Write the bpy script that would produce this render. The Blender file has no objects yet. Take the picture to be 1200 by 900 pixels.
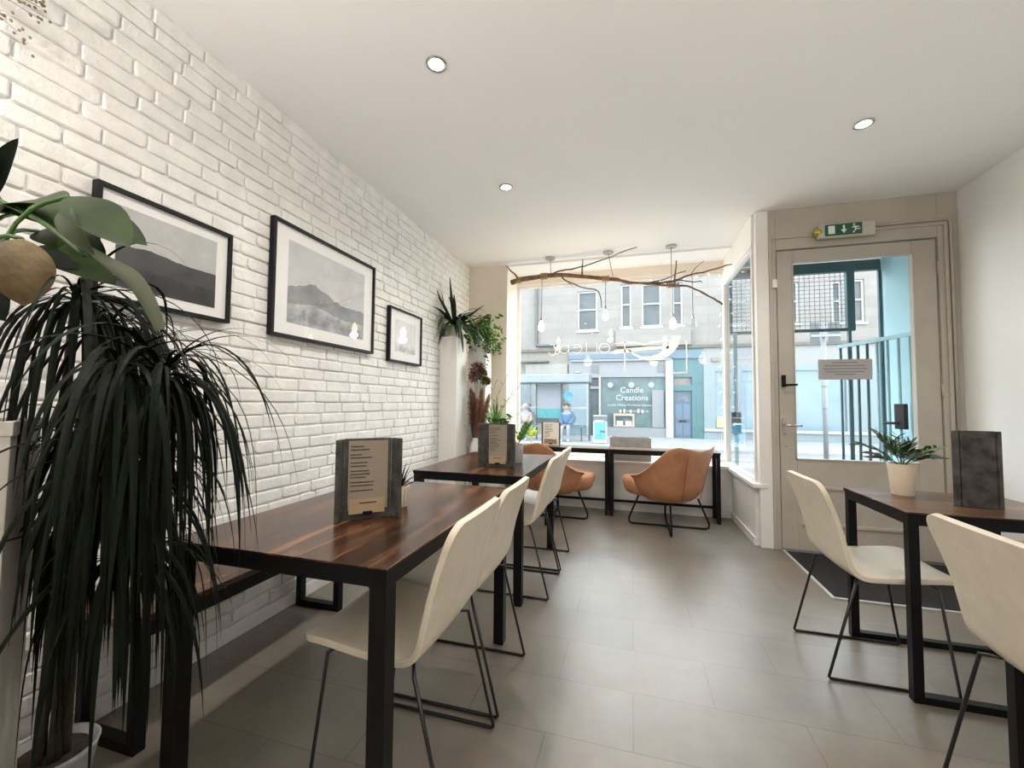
import bpy, bmesh, math, random
from mathutils import Vector, Matrix
C = bpy.context.scene.collection
SC = bpy.context.scene
PI = math.pi
# ------------------------------------------------------------------ camera, world, lights, exposure
def setup_camera():
    yaw, pit, rol = math.radians(16.038), math.radians(2.635), math.radians(0.485)
    F = Vector((-math.sin(yaw)*math.cos(pit), math.cos(yaw)*math.cos(pit), math.sin(pit)))
    R = Vector((math.cos(yaw), math.sin(yaw), 0)); U = R.cross(F)
    R2 = R*math.cos(rol)+U*math.sin(rol); U2 = -R*math.sin(rol)+U*math.cos(rol)
    cd = bpy.data.cameras.new('camera'); cam = bpy.data.objects.new('camera', cd); C.objects.link(cam)
    M = Matrix((R2, U2, -F)).transposed().to_4x4(); M.translation = Vector((0, 0, 1.177))
    cam.matrix_world = M
    cd.sensor_width = 36; cd.lens = 488.74/1200*36; cd.clip_start = .02; cd.clip_end = 200
    SC.camera = cam
setup_camera()
SKY_COL = (0.87, 0.94, 1.0); SKY_STRENGTH = 8.0
w = bpy.data.worlds.new('sky'); SC.world = w; w.use_nodes = True
bg = w.node_tree.nodes['Background']; bg.inputs[0].default_value = (*SKY_COL, 1); bg.inputs[1].default_value = SKY_STRENGTH
SC.view_settings.view_transform = 'Standard'; SC.view_settings.look = 'None'
SC.view_settings.exposure = 0.17; SC.view_settings.gamma = 1.0; SC.view_settings.use_curve_mapping = False
DOWN_W = 47      # ceiling downlights
BACK_FILL_W = 7      # unseen pendants added at the back of the room as fill light
UPLIGHT_FILL_W = 94   # uplighters added behind the camera to brighten the ceiling
BULB_W = 7       # bulbs on the branch
# ------------------------------------------------------------------ materials
def nodes(name):
    m = bpy.data.materials.new(name); m.use_nodes = True
    nt = m.node_tree; return m, nt, nt.nodes['Principled BSDF']
def ramp(nt, fac, stops):
    r = nt.nodes.new('ShaderNodeValToRGB'); nt.links.new(fac, r.inputs[0])
    e = r.color_ramp.elements
    while len(e) < len(stops): e.new(.5)
    for k, (p, c) in enumerate(stops): e[k].position = p; e[k].color = (*c, 1)
    return r.outputs[0]
def noise(nt, scale, detail=4, rough=.55, vec=None, dist=0):
    n = nt.nodes.new('ShaderNodeTexNoise'); n.inputs['Scale'].default_value = scale; n.inputs['Detail'].default_value = detail
    n.inputs['Roughness'].default_value = rough; n.inputs['Distortion'].default_value = dist
    if vec is not None: nt.links.new(vec, n.inputs['Vector'])
    return n.outputs['Fac']
def coords(nt, scale=(1, 1, 1), kind='Object', rot=(0, 0, 0)):
    tc = nt.nodes.new('ShaderNodeTexCoord'); mp = nt.nodes.new('ShaderNodeMapping')
    mp.inputs['Scale'].default_value = scale; mp.inputs['Rotation'].default_value = rot
    nt.links.new(tc.outputs[kind], mp.inputs['Vector']); return mp.outputs[0]
def bump(nt, p, h, strength=.3, dist=.01):
    b = nt.nodes.new('ShaderNodeBump'); b.inputs['Strength'].default_value = strength; b.inputs['Distance'].default_value = dist
    nt.links.new(h, b.inputs['Height']); nt.links.new(b.outputs[0], p.inputs['Normal'])
MATS = {}
def M(name, col, rough=.6, metal=0, var=.08, vscale=8, bmp=0, bscale=60, spec=.5, emit=None, es=0):
    if name in MATS: return MATS[name]
    m, nt, p = nodes(name)
    p.inputs['Roughness'].default_value = rough; p.inputs['Metallic'].default_value = metal
    p.inputs['Specular IOR Level'].default_value = spec
    v = coords(nt)
    lo = tuple(max(0, c*(1-var)) for c in col); hi = tuple(min(1, c*(1+var)) for c in col)
    nt.links.new(ramp(nt, noise(nt, vscale, 4, .55, v), [(.3, lo), (.7, hi)]), p.inputs['Base Color'])
    if bmp: bump(nt, p, noise(nt, bscale, 5, .6, v), bmp)
    if emit: p.inputs['Emission Color'].default_value = (*emit, 1); p.inputs['Emission Strength'].default_value = es
    MATS[name] = m; return m
def wood(name, c1, c2, c3, rough=.28, axis=1, sc=1.0, stave=.0):
    m, nt, p = nodes(name); p.inputs['Roughness'].default_value = rough
    s = [26*sc, 26*sc, 26*sc]; s[axis] = 2.6*sc
    v = coords(nt, tuple(s)); g = noise(nt, 1.0, 6, .62, v, .6)
    col = ramp(nt, g, [(.30, c1), (.5, c2), (.72, c3)])
    if stave:
        s2 = [1, 1, 1]
        rot = (0, 0, PI/2 if axis == 1 else 0)
        bk = nt.nodes.new('ShaderNodeTexBrick'); nt.links.new(coords(nt, (1, 1, 1), 'Object', rot), bk.inputs['Vector'])
        bk.inputs['Scale'].default_value = 1; bk.inputs['Brick Width'].default_value = .42; bk.inputs['Row Height'].default_value = stave
        bk.inputs['Mortar Size'].default_value = .0006; bk.inputs['Color1'].default_value = (.35, .33, .32, 1); bk.inputs['Color2'].default_value = (1.55, 1.5, 1.45, 1)
        bk.inputs['Mortar'].default_value = (.35, .3, .3, 1)
        mx = nt.nodes.new('ShaderNodeMix'); mx.data_type = 'RGBA'; mx.blend_type = 'MULTIPLY'; mx.inputs[0].default_value = .8
        nt.links.new(col, mx.inputs[6]); nt.links.new(bk.outputs['Color'], mx.inputs[7]); col = mx.outputs[2]
    nt.links.new(col, p.inputs['Base Color']); bump(nt, p, g, .12, .004)
    MATS[name] = m; return m
def glass(name, tint=(.93, .97, .98), refl=.018):
    m = bpy.data.materials.new(name); m.use_nodes = True; nt = m.node_tree; nt.nodes.clear()
    o = nt.nodes.new('ShaderNodeOutputMaterial'); t = nt.nodes.new('ShaderNodeBsdfTransparent'); g = nt.nodes.new('ShaderNodeBsdfGlossy')
    t.inputs[0].default_value = (*tint, 1); g.inputs['Roughness'].default_value = .02
    lw = nt.nodes.new('ShaderNodeLayerWeight'); lw.inputs[0].default_value = .5
    pw = nt.nodes.new('ShaderNodeMath'); pw.operation = 'POWER'; nt.links.new(lw.outputs['Facing'], pw.inputs[0]); pw.inputs[1].default_value = 4.5
    ml = nt.nodes.new('ShaderNodeMath'); ml.operation = 'MULTIPLY_ADD'; nt.links.new(pw.outputs[0], ml.inputs[0]); ml.inputs[1].default_value = .5; ml.inputs[2].default_value = refl
    mx = nt.nodes.new('ShaderNodeMixShader'); nt.links.new(ml.outputs[0], mx.inputs[0])
    nt.links.new(t.outputs[0], mx.inputs[1]); nt.links.new(g.outputs[0], mx.inputs[2]); nt.links.new(mx.outputs[0], o.inputs[0])
    MATS[name] = m; return m
white_wall = M('white_wall_paint', (.86, .85, .82), .75, var=.03, vscale=1.2, bmp=.05, bscale=90)
ceil_mat = M('ceiling_paint', (.90, .885, .865), .8, var=.025, vscale=.8, bmp=.06, bscale=40)
brick_mat = M('white_painted_brick', (.80, .785, .755), .62, var=.08, vscale=9, bmp=.55, bscale=38)
cream = M('cream_paint', (.80, .73, .64), .6, var=.04, vscale=2)
trim_white = M('white_gloss_paint', (.82, .80, .77), .35, var=.03, vscale=3)
door_paint = M('aged_cream_door_paint', (0.46, 0.418, 0.362), .5, var=.08, vscale=4, bmp=.08, bscale=30)
black_metal = M('black_metal', (.004, .0045, .005), .5, 0, var=.1, spec=.22)
black_wire = M('dark_wire_steel', (.05, .05, .055), .3, .9, var=.1)
chrome = M('grey_steel', (.5, .5, .5), .25, 1, var=.04)
frame_black = M('black_picture_frame', (.005, .005, .006), .45, var=.1, spec=.25)
mount_white = M('white_picture_mount', (.86, .85, .83), .5, var=.01)
cream_leather = M('cream_leather', (0.679, 0.606, 0.487), .45, var=.05, vscale=14, bmp=.08, bscale=160)
tan_leather = M('tan_suede_leather', (0.44, 0.2, 0.1), .55, var=.16, vscale=9, bmp=.12, bscale=120)
tan_seam = M('dark_tan_seam', (.25, .10, .05), .6)
slate = M('dark_grey_slate', (0.068, 0.065, 0.06), .7, var=.6, vscale=18, spec=.25, bmp=.3, bscale=40)
paper = M('cream_menu_paper', (0.3, 0.25, 0.19), .6, var=.04, vscale=6)
card_tan = M('tan_card', (0.42, 0.3, 0.19), .6, var=.06)
ink = M('dark_print_ink', (.05, .045, .04), .6)
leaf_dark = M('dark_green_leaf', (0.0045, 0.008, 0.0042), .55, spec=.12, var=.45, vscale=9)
leaf_mid = M('mid_green_leaf', (.07, .16, .035), .4, var=.4, vscale=10)
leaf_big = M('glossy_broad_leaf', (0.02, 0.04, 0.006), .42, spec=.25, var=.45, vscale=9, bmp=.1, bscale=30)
leaf_pale = M('pale_leaf_underside', (0.042, 0.056, 0.021), .5, var=.2, vscale=20)
leaf_brown = M('dried_brown_leaf', (0.143, 0.0938, 0.0375), .6, var=.4, vscale=22, bmp=.3, bscale=40)
leaf_bright = M('bright_green_leaf', (.14, .33, .05), .4, var=.35, vscale=12)
leaf_lime = M('lime_yellow_petal', (.62, .75, .12), .5, var=.1)
stem_brown = M('brown_stem', (.16, .10, .055), .7, var=.25, vscale=30, bmp=.3)
dried_red = M('dried_russet_grass', (0.38, 0.18, 0.115), .8, var=.3, vscale=30)
dried_dark = M('dried_dark_heads', (0.22, 0.125, 0.1), .85, var=.35, vscale=40)
branch_mat = M('driftwood_bark', (.20, .115, .065), .75, var=.4, vscale=18, bmp=.5, bscale=60)
jute = M('jute_rope', (.45, .30, .17), .85, var=.2, vscale=80, bmp=.4, bscale=150)
pot_white = M('white_ceramic', (.80, .78, .74), .4, var=.03)
pot_cream = M('cream_ceramic', (.74, .63, .49), .5, var=.05)
pot_grey = M('grey_concrete', (.36, .36, .36), .75, var=.15, vscale=20, bmp=.15)
soil = M('potting_soil', (.04, .028, .02), .95, var=.4, vscale=60, bmp=.6)
planter_white = M('matt_white_planter', (.66, .62, .56), .6, var=.03)
rubber = M('black_ribbed_mat', (.012, .013, .014), .9, var=.3, vscale=60, bmp=.5, bscale=200)
alu = M('pale_metal_edge', (0.6, 0.592, 0.576), .4, .2, var=.03)
bulb_glow = M('warm_bulb_glass', (1, .93, .8), .3, emit=(1, .86, .66), es=7)
bulb_clear = M('unlit_bulb_glass', (.75, .78, .78), .1, var=.02)
lamp_glow = M('downlight_lens', (1, .95, .85), .3, emit=(1, .88, .70), es=14)
fairy_glow = M('fairy_light_glow', (1, .97, .9), .3, emit=(1, .95, .85), es=3)
dark_floor_trim = M('charcoal_trim', (.05, .05, .05), .6)
exit_green = M('exit_sign_green', (.012, .10, .06), .4, var=.03)
exit_white = M('exit_sign_white', (.75, .82, .76), .4, var=.02)
exit_case = M('clear_plastic_case', (.50, .48, .40), .3, var=.05)
brass = M('brass_yellow', (.55, .48, .10), .2, .8, var=.1)
decal = M('white_window_vinyl', (.92, .92, .90), .5, var=.01)
clear_glass = glass('clear_window_glass', (.965, .98, .98))
picture_glass = glass('clear_picture_glass', (.995, .995, .995), .025)
pale_glass = glass('pale_shelter_glass', (.84, .93, .96))
table_wood = wood('dark_acacia_wood', (.014, .006, .0035), (.065, .026, .012), (.20, .095, .045), .24, 1, 1.0, .085)
shelf_wood = wood('walnut_wood', (.07, .035, .02), (.16, .085, .045), (.30, .17, .10), .3, 0, 1.0, .09)
# street
st_stone = M('pale_sandstone', (0.134, 0.125, 0.114), .8, var=.07, vscale=1.5, bmp=.1, bscale=12)
def stone_blocks(m):
    nt = m.node_tree; p = nt.nodes['Principled BSDF']; src = p.inputs['Base Color'].links[0].from_socket
    bk = nt.nodes.new('ShaderNodeTexBrick'); nt.links.new(coords(nt, (1, 1, 1), 'Object', (PI/2, 0, 0)), bk.inputs['Vector']); bk.inputs['Scale'].default_value = 1
    bk.inputs['Brick Width'].default_value = .95; bk.inputs['Row Height'].default_value = .36; bk.inputs['Mortar Size'].default_value = .012
    for k, c in (('Color1', .94), ('Color2', 1.04), ('Mortar', .80)): bk.inputs[k].default_value = (c, c, c, 1)
    mx = nt.nodes.new('ShaderNodeMix'); mx.data_type = 'RGBA'; mx.blend_type = 'MULTIPLY'; mx.inputs[0].default_value = 1
    nt.links.new(src, mx.inputs[6]); nt.links.new(bk.outputs['Color'], mx.inputs[7]); nt.links.new(mx.outputs[2], p.inputs['Base Color'])
stone_blocks(st_stone)
st_band = M('weathered_stone_band', (0.075, 0.068, 0.055), .85, var=.2, vscale=3)
st_whiteframe = M('white_sash_paint', (0.235, 0.235, 0.232), .5, var=.02)
st_pane = M('dim_blue_window_pane', (0.05, 0.058, 0.06), .25, var=.3, vscale=1.2, spec=.3)
st_pane_blue = M('reflective_blue_shop_pane', (0.0966, 0.141, 0.178), .12, var=.15, vscale=.8)
st_shopglass = M('teal_shop_window_pane', (0.0742, 0.108, 0.108), .15, var=.35, vscale=1.4)
st_paleblue = M('pale_blue_shop_paint', (0.135, 0.14, 0.146), .6, var=.04)
st_cyan = M('pale_cyan_shop_paint', (0.115, 0.146, 0.154), .6, var=.04)
st_blue = M('mid_blue_fascia', (0.0612, 0.0922, 0.118), .6, var=.06)
st_teal = M('teal_shop_paint', (0.0326, 0.0819, 0.0877), .55, var=.08)
st_doorblue = M('slate_blue_door_paint', (0.0422, 0.069, 0.0978), .5, var=.06)
st_beige = M('beige_render', (0.127, 0.118, 0.102), .8, var=.08)
st_grey = M('grey_shutter', (0.0922, 0.0941, 0.0941), .6, var=.12)
st_pipe = M('grey_green_iron', (0.045, 0.05, 0.05), .5, var=.1)
gate_teal = M('dark_teal_gate_paint', (0.0435, 0.104, 0.116), .5, var=.12, vscale=5)
gate_pale = M('pale_teal_paint', (0.329, 0.517, 0.564), .6, var=.05, vscale=2)
pole_grey = M('galvanised_pole', (0.131, 0.141, 0.146), .5, .3, var=.08)
sign_back = M('dark_sign_back', (0.035, 0.0403, 0.042), .6, var=.2)
road_mat = M('pale_wet_asphalt', (0.132, 0.138, 0.143), .7, var=.12, vscale=3, bmp=.2, bscale=80)
pave_mat = M('pale_paving', (0.173, 0.18, 0.183), .7, var=.1, vscale=2)
poster_blue = M('bright_blue_poster', (0.0371, 0.186, 0.289), .4, var=.3, vscale=5)
yellow_paper = M('yellow_poster', (0.3, 0.296, 0.12), .6)
cloth_pink = M('pale_pink_coat', (0.236, 0.166, 0.169), .85, var=.08)
cloth_blue = M('blue_coat', (0.0418, 0.087, 0.146), .85, var=.1)
cloth_dark = M('grey_trousers', (.16, .17, .19), .85)
skin_mat = M('skin', (0.24, 0.16, 0.124), .6)
hair_dark = M('dark_hair', (.04, .03, .025), .7)
hat_white = M('white_knit_hat', (0.3, 0.288, 0.28), .9)

def floor_material():
    m, nt, p = nodes('dark_stone_vinyl_tiles')
    v = coords(nt); n1 = noise(nt, 1.3, 6, .65, v); n2 = noise(nt, 5, 5, .55, v)
    col = ramp(nt, n1, [(.25, (.135, .112, .088)), (.5, (.185, .158, .126)), (.75, (.245, .212, .172))])
    col2 = ramp(nt, n2, [(.3, (.82, .82, .82)), (.7, (1.1, 1.1, 1.1))])
    mx = nt.nodes.new('ShaderNodeMix'); mx.data_type = 'RGBA'; mx.blend_type = 'MULTIPLY'; mx.inputs[0].default_value = 1
    nt.links.new(col, mx.inputs[6]); nt.links.new(col2, mx.inputs[7])
    bk = nt.nodes.new('ShaderNodeTexBrick'); nt.links.new(v, bk.inputs['Vector']); bk.inputs['Scale'].default_value = 1
    bk.inputs['Brick Width'].default_value = .61; bk.inputs['Row Height'].default_value = .305; bk.inputs['Mortar Size'].default_value = .0022
    bk.inputs['Color1'].default_value = (.93, .93, .93, 1); bk.inputs['Color2'].default_value = (1.05, 1.05, 1.04, 1); bk.inputs['Mortar'].default_value = (.62, .62, .62, 1)
    m2 = nt.nodes.new('ShaderNodeMix'); m2.data_type = 'RGBA'; m2.blend_type = 'MULTIPLY'; m2.inputs[0].default_value = 1
    nt.links.new(mx.outputs[2], m2.inputs[6]); nt.links.new(bk.outputs['Color'], m2.inputs[7]); nt.links.new(m2.outputs[2], p.inputs['Base Color'])
    rg = nt.nodes.new('ShaderNodeMapRange'); nt.links.new(n2, rg.inputs[0]); rg.inputs[3].default_value = .30; rg.inputs[4].default_value = .46; p.inputs['Specular IOR Level'].default_value = 1.0
    nt.links.new(rg.outputs[0], p.inputs['Roughness']); bump(nt, p, n2, .06, .003)
    return m
floor_mat = floor_material()
def photo_mat(name, kind):
    """printed monochrome landscape: sky above, a hill outline, dark or pale ground (generated coordinates: y along, z up)"""
    m, nt, p = nodes(name); p.inputs['Roughness'].default_value = .5
    tc = nt.nodes.new('ShaderNodeTexCoord'); sp = nt.nodes.new('ShaderNodeSeparateXYZ'); nt.links.new(tc.outputs['Generated'], sp.inputs[0])
    n = nt.nodes.new('ShaderNodeTexNoise'); n.noise_dimensions = '1D'; n.inputs['Scale'].default_value = 3.2; n.inputs['Detail'].default_value = 5
    nt.links.new(sp.outputs['Y'], n.inputs['W'])
    nn = noise(nt, 5, 5, .6, tc.outputs['Generated'])
    def math_(op, a, b):
        q = nt.nodes.new('ShaderNodeMath'); q.operation = op
        for k, x in enumerate((a, b)):
            if isinstance(x, (int, float)): q.inputs[k].default_value = x
            else: nt.links.new(x, q.inputs[k])
        return q.outputs[0]
    base, amp, sky, far, near = kind
    h = math_('ADD', base, math_('MULTIPLY', math_('SUBTRACT', n.outputs['Fac'], .5), amp))
    peak = math_('MULTIPLY', math_('MAXIMUM', 0, math_('SUBTRACT', .22, math_('ABSOLUTE', math_('SUBTRACT', sp.outputs['Y'], .3), 0))), amp*2.2)
    h = math_('ADD', h, peak)
    below = math_('LESS_THAN', sp.outputs['Z'], h)
    low = math_('LESS_THAN', sp.outputs['Z'], math_('MULTIPLY', h, .52))
    def mixc(f, a, b):
        q = nt.nodes.new('ShaderNodeMix'); q.data_type = 'RGBA'; nt.links.new(f, q.inputs[0])
        for k, x in ((6, a), (7, b)):
            if isinstance(x, tuple): q.inputs[k].default_value = (*x, 1)
            else: nt.links.new(x, q.inputs[k])
        return q.outputs[2]
    skyc = ramp(nt, nn, [(.3, tuple(c*.8 for c in sky)), (.7, sky)])
    nearc = ramp(nt, nn, [(.35, tuple(c*.5 for c in near)), (.7, tuple(c*1.5 for c in near))])
    farc = ramp(nt, nn, [(.35, tuple(c*.75 for c in far)), (.7, tuple(c*1.2 for c in far))])
    nt.links.new(mixc(low, mixc(below, skyc, farc), nearc), p.inputs['Base Color'])
    p.inputs['Coat Weight'].default_value = .6; p.inputs['Coat Roughness'].default_value = .03
    return m
# ------------------------------------------------------------------ mesh helpers
class MB:
    def __init__(self): self.bm = bmesh.new()
    def box(self, x0, x1, y0, y1, z0, z1, T=None):
        vs = [self.bm.verts.new(Vector((x, y, z)) if T is None else T @ Vector((x, y, z))) for x in (x0, x1) for y in (y0, y1) for z in (z0, z1)]
        for f in ((0, 1, 3, 2), (4, 6, 7, 5), (0, 4, 5, 1), (2, 3, 7, 6), (0, 2, 6, 4), (1, 5, 7, 3)):
            self.bm.faces.new([vs[i] for i in f])
        return self
    def tube(self, pts, r, n=8, caps=True):
        pts = [Vector(p) for p in pts]; rings = []
        rr = r if isinstance(r, (list, tuple)) else [r]*len(pts)
        t0 = (pts[1]-pts[0]).normalized()
        a = Vector((0, 0, 1)) if abs(t0.z) < .9 else Vector((1, 0, 0))
        u = t0.cross(a).normalized()
        for k, p in enumerate(pts):
            if k == 0: t = t0
            elif k == len(pts)-1: t = (pts[k]-pts[k-1]).normalized()
            else: t = ((pts[k]-pts[k-1]).normalized()+(pts[k+1]-pts[k]).normalized()).normalized()
            u = (u-t*u.dot(t))
            if u.length < 1e-6: u = t.orthogonal()
            u.normalize(); v = t.cross(u)
            rings.append([self.bm.verts.new(p+(u*math.cos(2*PI*i/n)+v*math.sin(2*PI*i/n))*rr[k]) for i in range(n)])
        for A, B in zip(rings, rings[1:]):
            for i in range(n): self.bm.faces.new((A[i], A[(i+1) % n], B[(i+1) % n], B[i]))
        if caps:
            self.bm.faces.new(rings[0][::-1]); self.bm.faces.new(rings[-1])
        return self
    def lathe(self, prof, cx=0, cy=0, n=24, sq=None):
        rings = []
        for (r, z) in prof:
            rings.append([self.bm.verts.new((cx+r*math.cos(2*PI*i/n), cy+r*math.sin(2*PI*i/n), z)) for i in range(n)])
        for A, B in zip(rings, rings[1:]):
            for i in range(n): self.bm.faces.new((A[i], A[(i+1) % n], B[(i+1) % n], B[i]))
        self.bm.faces.new(rings[0][::-1]); self.bm.faces.new(rings[-1])
        return self
    def blade(self, spine, widths, side, fold=.25):
        """a leaf: spine points, half widths, a side vector per point (or one)"""
        spine = [Vector(p) for p in spine]; prev = None
        for k, p in enumerate(spine):
            s = Vector(side[k] if isinstance(side, list) else side)
            t = (spine[min(k+1, len(spine)-1)]-spine[max(k-1, 0)])
            if t.length > 0: t.normalize(); s = s-t*s.dot(t)
            if s.length < 1e-5: s = t.orthogonal()
            s.normalize(); nrm = s.cross(t); wd = max(widths[k], .0004)
            row = [self.bm.verts.new(p-s*wd+nrm*wd*fold), self.bm.verts.new(p), self.bm.verts.new(p+s*wd+nrm*wd*fold)]
            if prev:
                for i in (0, 1): self.bm.faces.new((prev[i], prev[i+1], row[i+1], row[i]))
            prev = row
        return self
    def prism(self, poly, y0, y1, T=None):
        """polygon of (x, z) extruded in y"""
        A = [self.bm.verts.new(Vector((x, y0, z)) if T is None else T @ Vector((x, y0, z))) for x, z in poly]
        B = [self.bm.verts.new(Vector((x, y1, z)) if T is None else T @ Vector((x, y1, z))) for x, z in poly]
        n = len(poly)
        for i in range(n): self.bm.faces.new((A[i], A[(i+1) % n], B[(i+1) % n], B[i]))
        self.bm.faces.new(A[::-1]); self.bm.faces.new(B); return self
    def sphere(self, c, r, seg=12, rings=8, sc=(1, 1, 1)):
        mtx = Matrix.Translation(Vector(c)) @ Matrix.Diagonal((sc[0]*r, sc[1]*r, sc[2]*r, 1))
        bmesh.ops.create_uvsphere(self.bm, u_segments=seg, v_segments=rings, radius=1, matrix=mtx); return self
    def build(self, name, mat, parent=None, smooth=False, bevel=0, bseg=2, solid=0, sub=0):
        bmesh.ops.recalc_face_normals(self.bm, faces=self.bm.faces)
        me = bpy.data.meshes.new(name); self.bm.to_mesh(me); self.bm.free()
        me.materials.append(mat)
        if smooth:
            for p in me.polygons: p.use_smooth = True
        o = bpy.data.objects.new(name, me); C.objects.link(o)
        if parent: o.parent = parent
        if solid: md = o.modifiers.new('solid', 'SOLIDIFY'); md.thickness = solid; md.offset = 0
        if bevel:
            md = o.modifiers.new('bevel', 'BEVEL'); md.width = bevel; md.segments = bseg; md.limit_method = 'ANGLE'; md.angle_limit = math.radians(40)
        if sub: md = o.modifiers.new('sub', 'SUBSURF'); md.levels = sub; md.render_levels = sub
        return o
def tag(o, label, cat, group=None):
    o['label'] = label; o['category'] = cat
    if group: o['group'] = group
    return o
def struct(o): o['kind'] = 'structure'; return o
def thing(name, label, cat, loc=(0, 0, 0), rz=0, group=None):
    o = bpy.data.objects.new(name, None); C.objects.link(o); o.location = loc; o.rotation_euler = (0, 0, rz)
    o.empty_display_size = .1
    return tag(o, label, cat, group)
def dup(root, loc, rz, label, group=None):
    r = root.copy(); C.objects.link(r); r.location = loc; r.rotation_euler = (0, 0, rz); r['label'] = label
    if group: r['group'] = group
    for ch in list(root.children):
        c = ch.copy(); C.objects.link(c); c.parent = r
        for g in list(ch.children):
            d = g.copy(); C.objects.link(d); d.parent = c
    return r
def bx(name, mat, x0, x1, y0, y1, z0, z1, parent=None, bevel=0):
    return MB().box(x0, x1, y0, y1, z0, z1).build(name, mat, parent, bevel=bevel)
def holes_wall(mb, x0, x1, z0, z1, y0, y1, holes):
    xs = sorted({x0, x1, *[h[0] for h in holes], *[h[1] for h in holes]})
    xs = [x for x in xs if x0 <= x <= x1]
    for a, b in zip(xs, xs[1:]):
        mid = (a+b)/2; hs = sorted([(h[2], h[3]) for h in holes if h[0] < mid < h[1]]); z = z0
        for lo, hi in hs:
            if lo > z: mb.box(a, b, y0, y1, z, lo)
            z = max(z, hi)
        if z < z1: mb.box(a, b, y0, y1, z, z1)
    return mb
def lamp(name, kind, loc, power, col=(1, .955, .89), size=.05, rot=(0, 0, 0), spot=None, blend=.6):
    l = bpy.data.lights.new(name, kind); l.energy = power; l.color = col
    if kind in ('POINT', 'SPOT'): l.shadow_soft_size = size
    if spot: l.spot_size = spot; l.spot_blend = blend
    o = bpy.data.objects.new(name, l); C.objects.link(o); o.location = loc; o.rotation_euler = rot; return o
def arc(c, r, a0, a1, n=10, ax='xz', ry=None):
    out = []
    for k in range(n+1):
        a = math.radians(a0+(a1-a0)*k/n); u, v = r*math.cos(a), (ry or r)*math.sin(a)
        out.append((c[0]+u, c[1], c[2]+v) if ax == 'xz' else (c[0]+u, c[1]+v, c[2]))
    return out
def text_obj(name, body, size, loc, mat, parent=None, rz=0, ext=.002, align='CENTER', shear=0):
    cu = bpy.data.curves.new('t', 'FONT'); cu.body = body; cu.size = size; cu.extrude = ext; cu.align_x = align; cu.align_y = 'CENTER'; cu.shear = shear
    t = bpy.data.objects.new('t', cu); C.objects.link(t); bpy.context.view_layer.update()
    me = bpy.data.meshes.new_from_object(t.evaluated_get(bpy.context.evaluated_depsgraph_get()))
    bpy.data.objects.remove(t)
    me.transform(Matrix.Translation(Vector(loc)) @ Matrix.Rotation(rz, 4, 'Z') @ Matrix.Rotation(PI/2, 4, 'X'))
    me.materials.clear(); me.materials.append(mat)
    o = bpy.data.objects.new(name, me); C.objects.link(o)
    if parent: o.parent = parent
    return o
R = random.Random(7)
# ------------------------------------------------------------------ room shell
XL, XR, H, YD, YB = -1.906, 2.40, 2.829, 3.95, -3.6
YG = 5.2          # shop window glass
bx_floor = MB().box(XL-.2, XR+.2, YB-.2, YD+.06, -.12, 0)
bx_floor.box(XL-.2, 1.03, YD+.06, YG+.06, -.12, 0)
struct(bx_floor.build('floor', floor_mat))
cm = MB().box(XL-.2, XR+.2, YB-.2, YD+.1, H, H+.15); cm.box(XL-.2, 1.15, YD+.1, 4.72, H, H+.15)
cm.box(XL-.2, 1.15, 4.72, YG+.12, H-.022, H+.15)
struct(cm.build('ceiling', ceil_mat))
# brick wall: every brick stands proud of the backing
def brick_wall():
    mb = MB(); mb.box(XL-.2, XL-.006, YB-.1, 4.72, 0, H)
    bm = mb.bm; rh, bw, j = .0685, .228, .0062
    z = .075; row = 0
    while z < H-.004:
        y = -.6+(0 if row % 2 else bw/2)+R.uniform(-.02, .02); z1 = min(z+rh, H)
        while y < 4.70:
            L = bw*R.uniform(.93, 1.07) if R.random() > .14 else bw*R.uniform(.48, .75)
            y1 = min(y+L, 4.70); d = R.uniform(-.0015, .004)
            ja = j*R.uniform(.35, 1.0); jb = j*R.uniform(.2, .8)
            a0, a1, b0, b1 = y+ja/2, y1-ja/2, z+jb/2+R.uniform(-.001, .002), z1-jb/2+R.uniform(-.002, .001); cr0 = R.uniform(.006, .019); tl = R.uniform(-.0035, .0035)
            if a1-a0 > .02 and b1-b0 > .012:
                rings = []
                for ins, x in ((0, -.008), (.0012, -.001+d*.5), (.005, .0025+d), (.012, .0036+d)):
                    ring = []
                    cr = cr0
                    for (cy, cz, s0) in ((a1-cr, b1-cr, 0), (a0+cr, b1-cr, 1), (a0+cr, b0+cr, 2), (a1-cr, b0+cr, 3)):
                        for q in (0, 1, 2):
                            an = (s0+q/2)*PI/2; rr = max(cr-ins, .001)
                            jit = R.uniform(-.0009, .0009)
                            ring.append(bm.verts.new((XL+x+(tl*((cy-a0)/(a1-a0)-.5) if ins > .0005 else 0), cy+rr*math.cos(an)+jit, cz+rr*math.sin(an)+jit)))
                    rings.append(ring)
                n = len(rings[0])
                for A, B in zip(rings, rings[1:]):
                    for i in range(n): bm.faces.new((A[i], A[(i+1) % n], B[(i+1) % n], B[i]))
                bm.faces.new(rings[-1])
            y = y1
        z = z1; row += 1
    o = mb.build('wall_left', brick_mat, smooth=False)
    return struct(o)
brick_wall()
struct(bx('baseboard_left', trim_white, XL-.005, XL+.012, YB, 4.7, 0, .072, bevel=.003))
struct(bx('wall_right', white_wall, XR, XR+.2, YB-.2, YD+.1, 0, H))
bwm = MB(); bwm.box(XL-.2, XR+.2, YB-.2, YB, 0, H); struct(bwm.build('wall_back', white_wall))
struct(bx('baseboard_right', trim_white, XR-.015, XR, YB, YD, 0, .10, bevel=.003))
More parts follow.
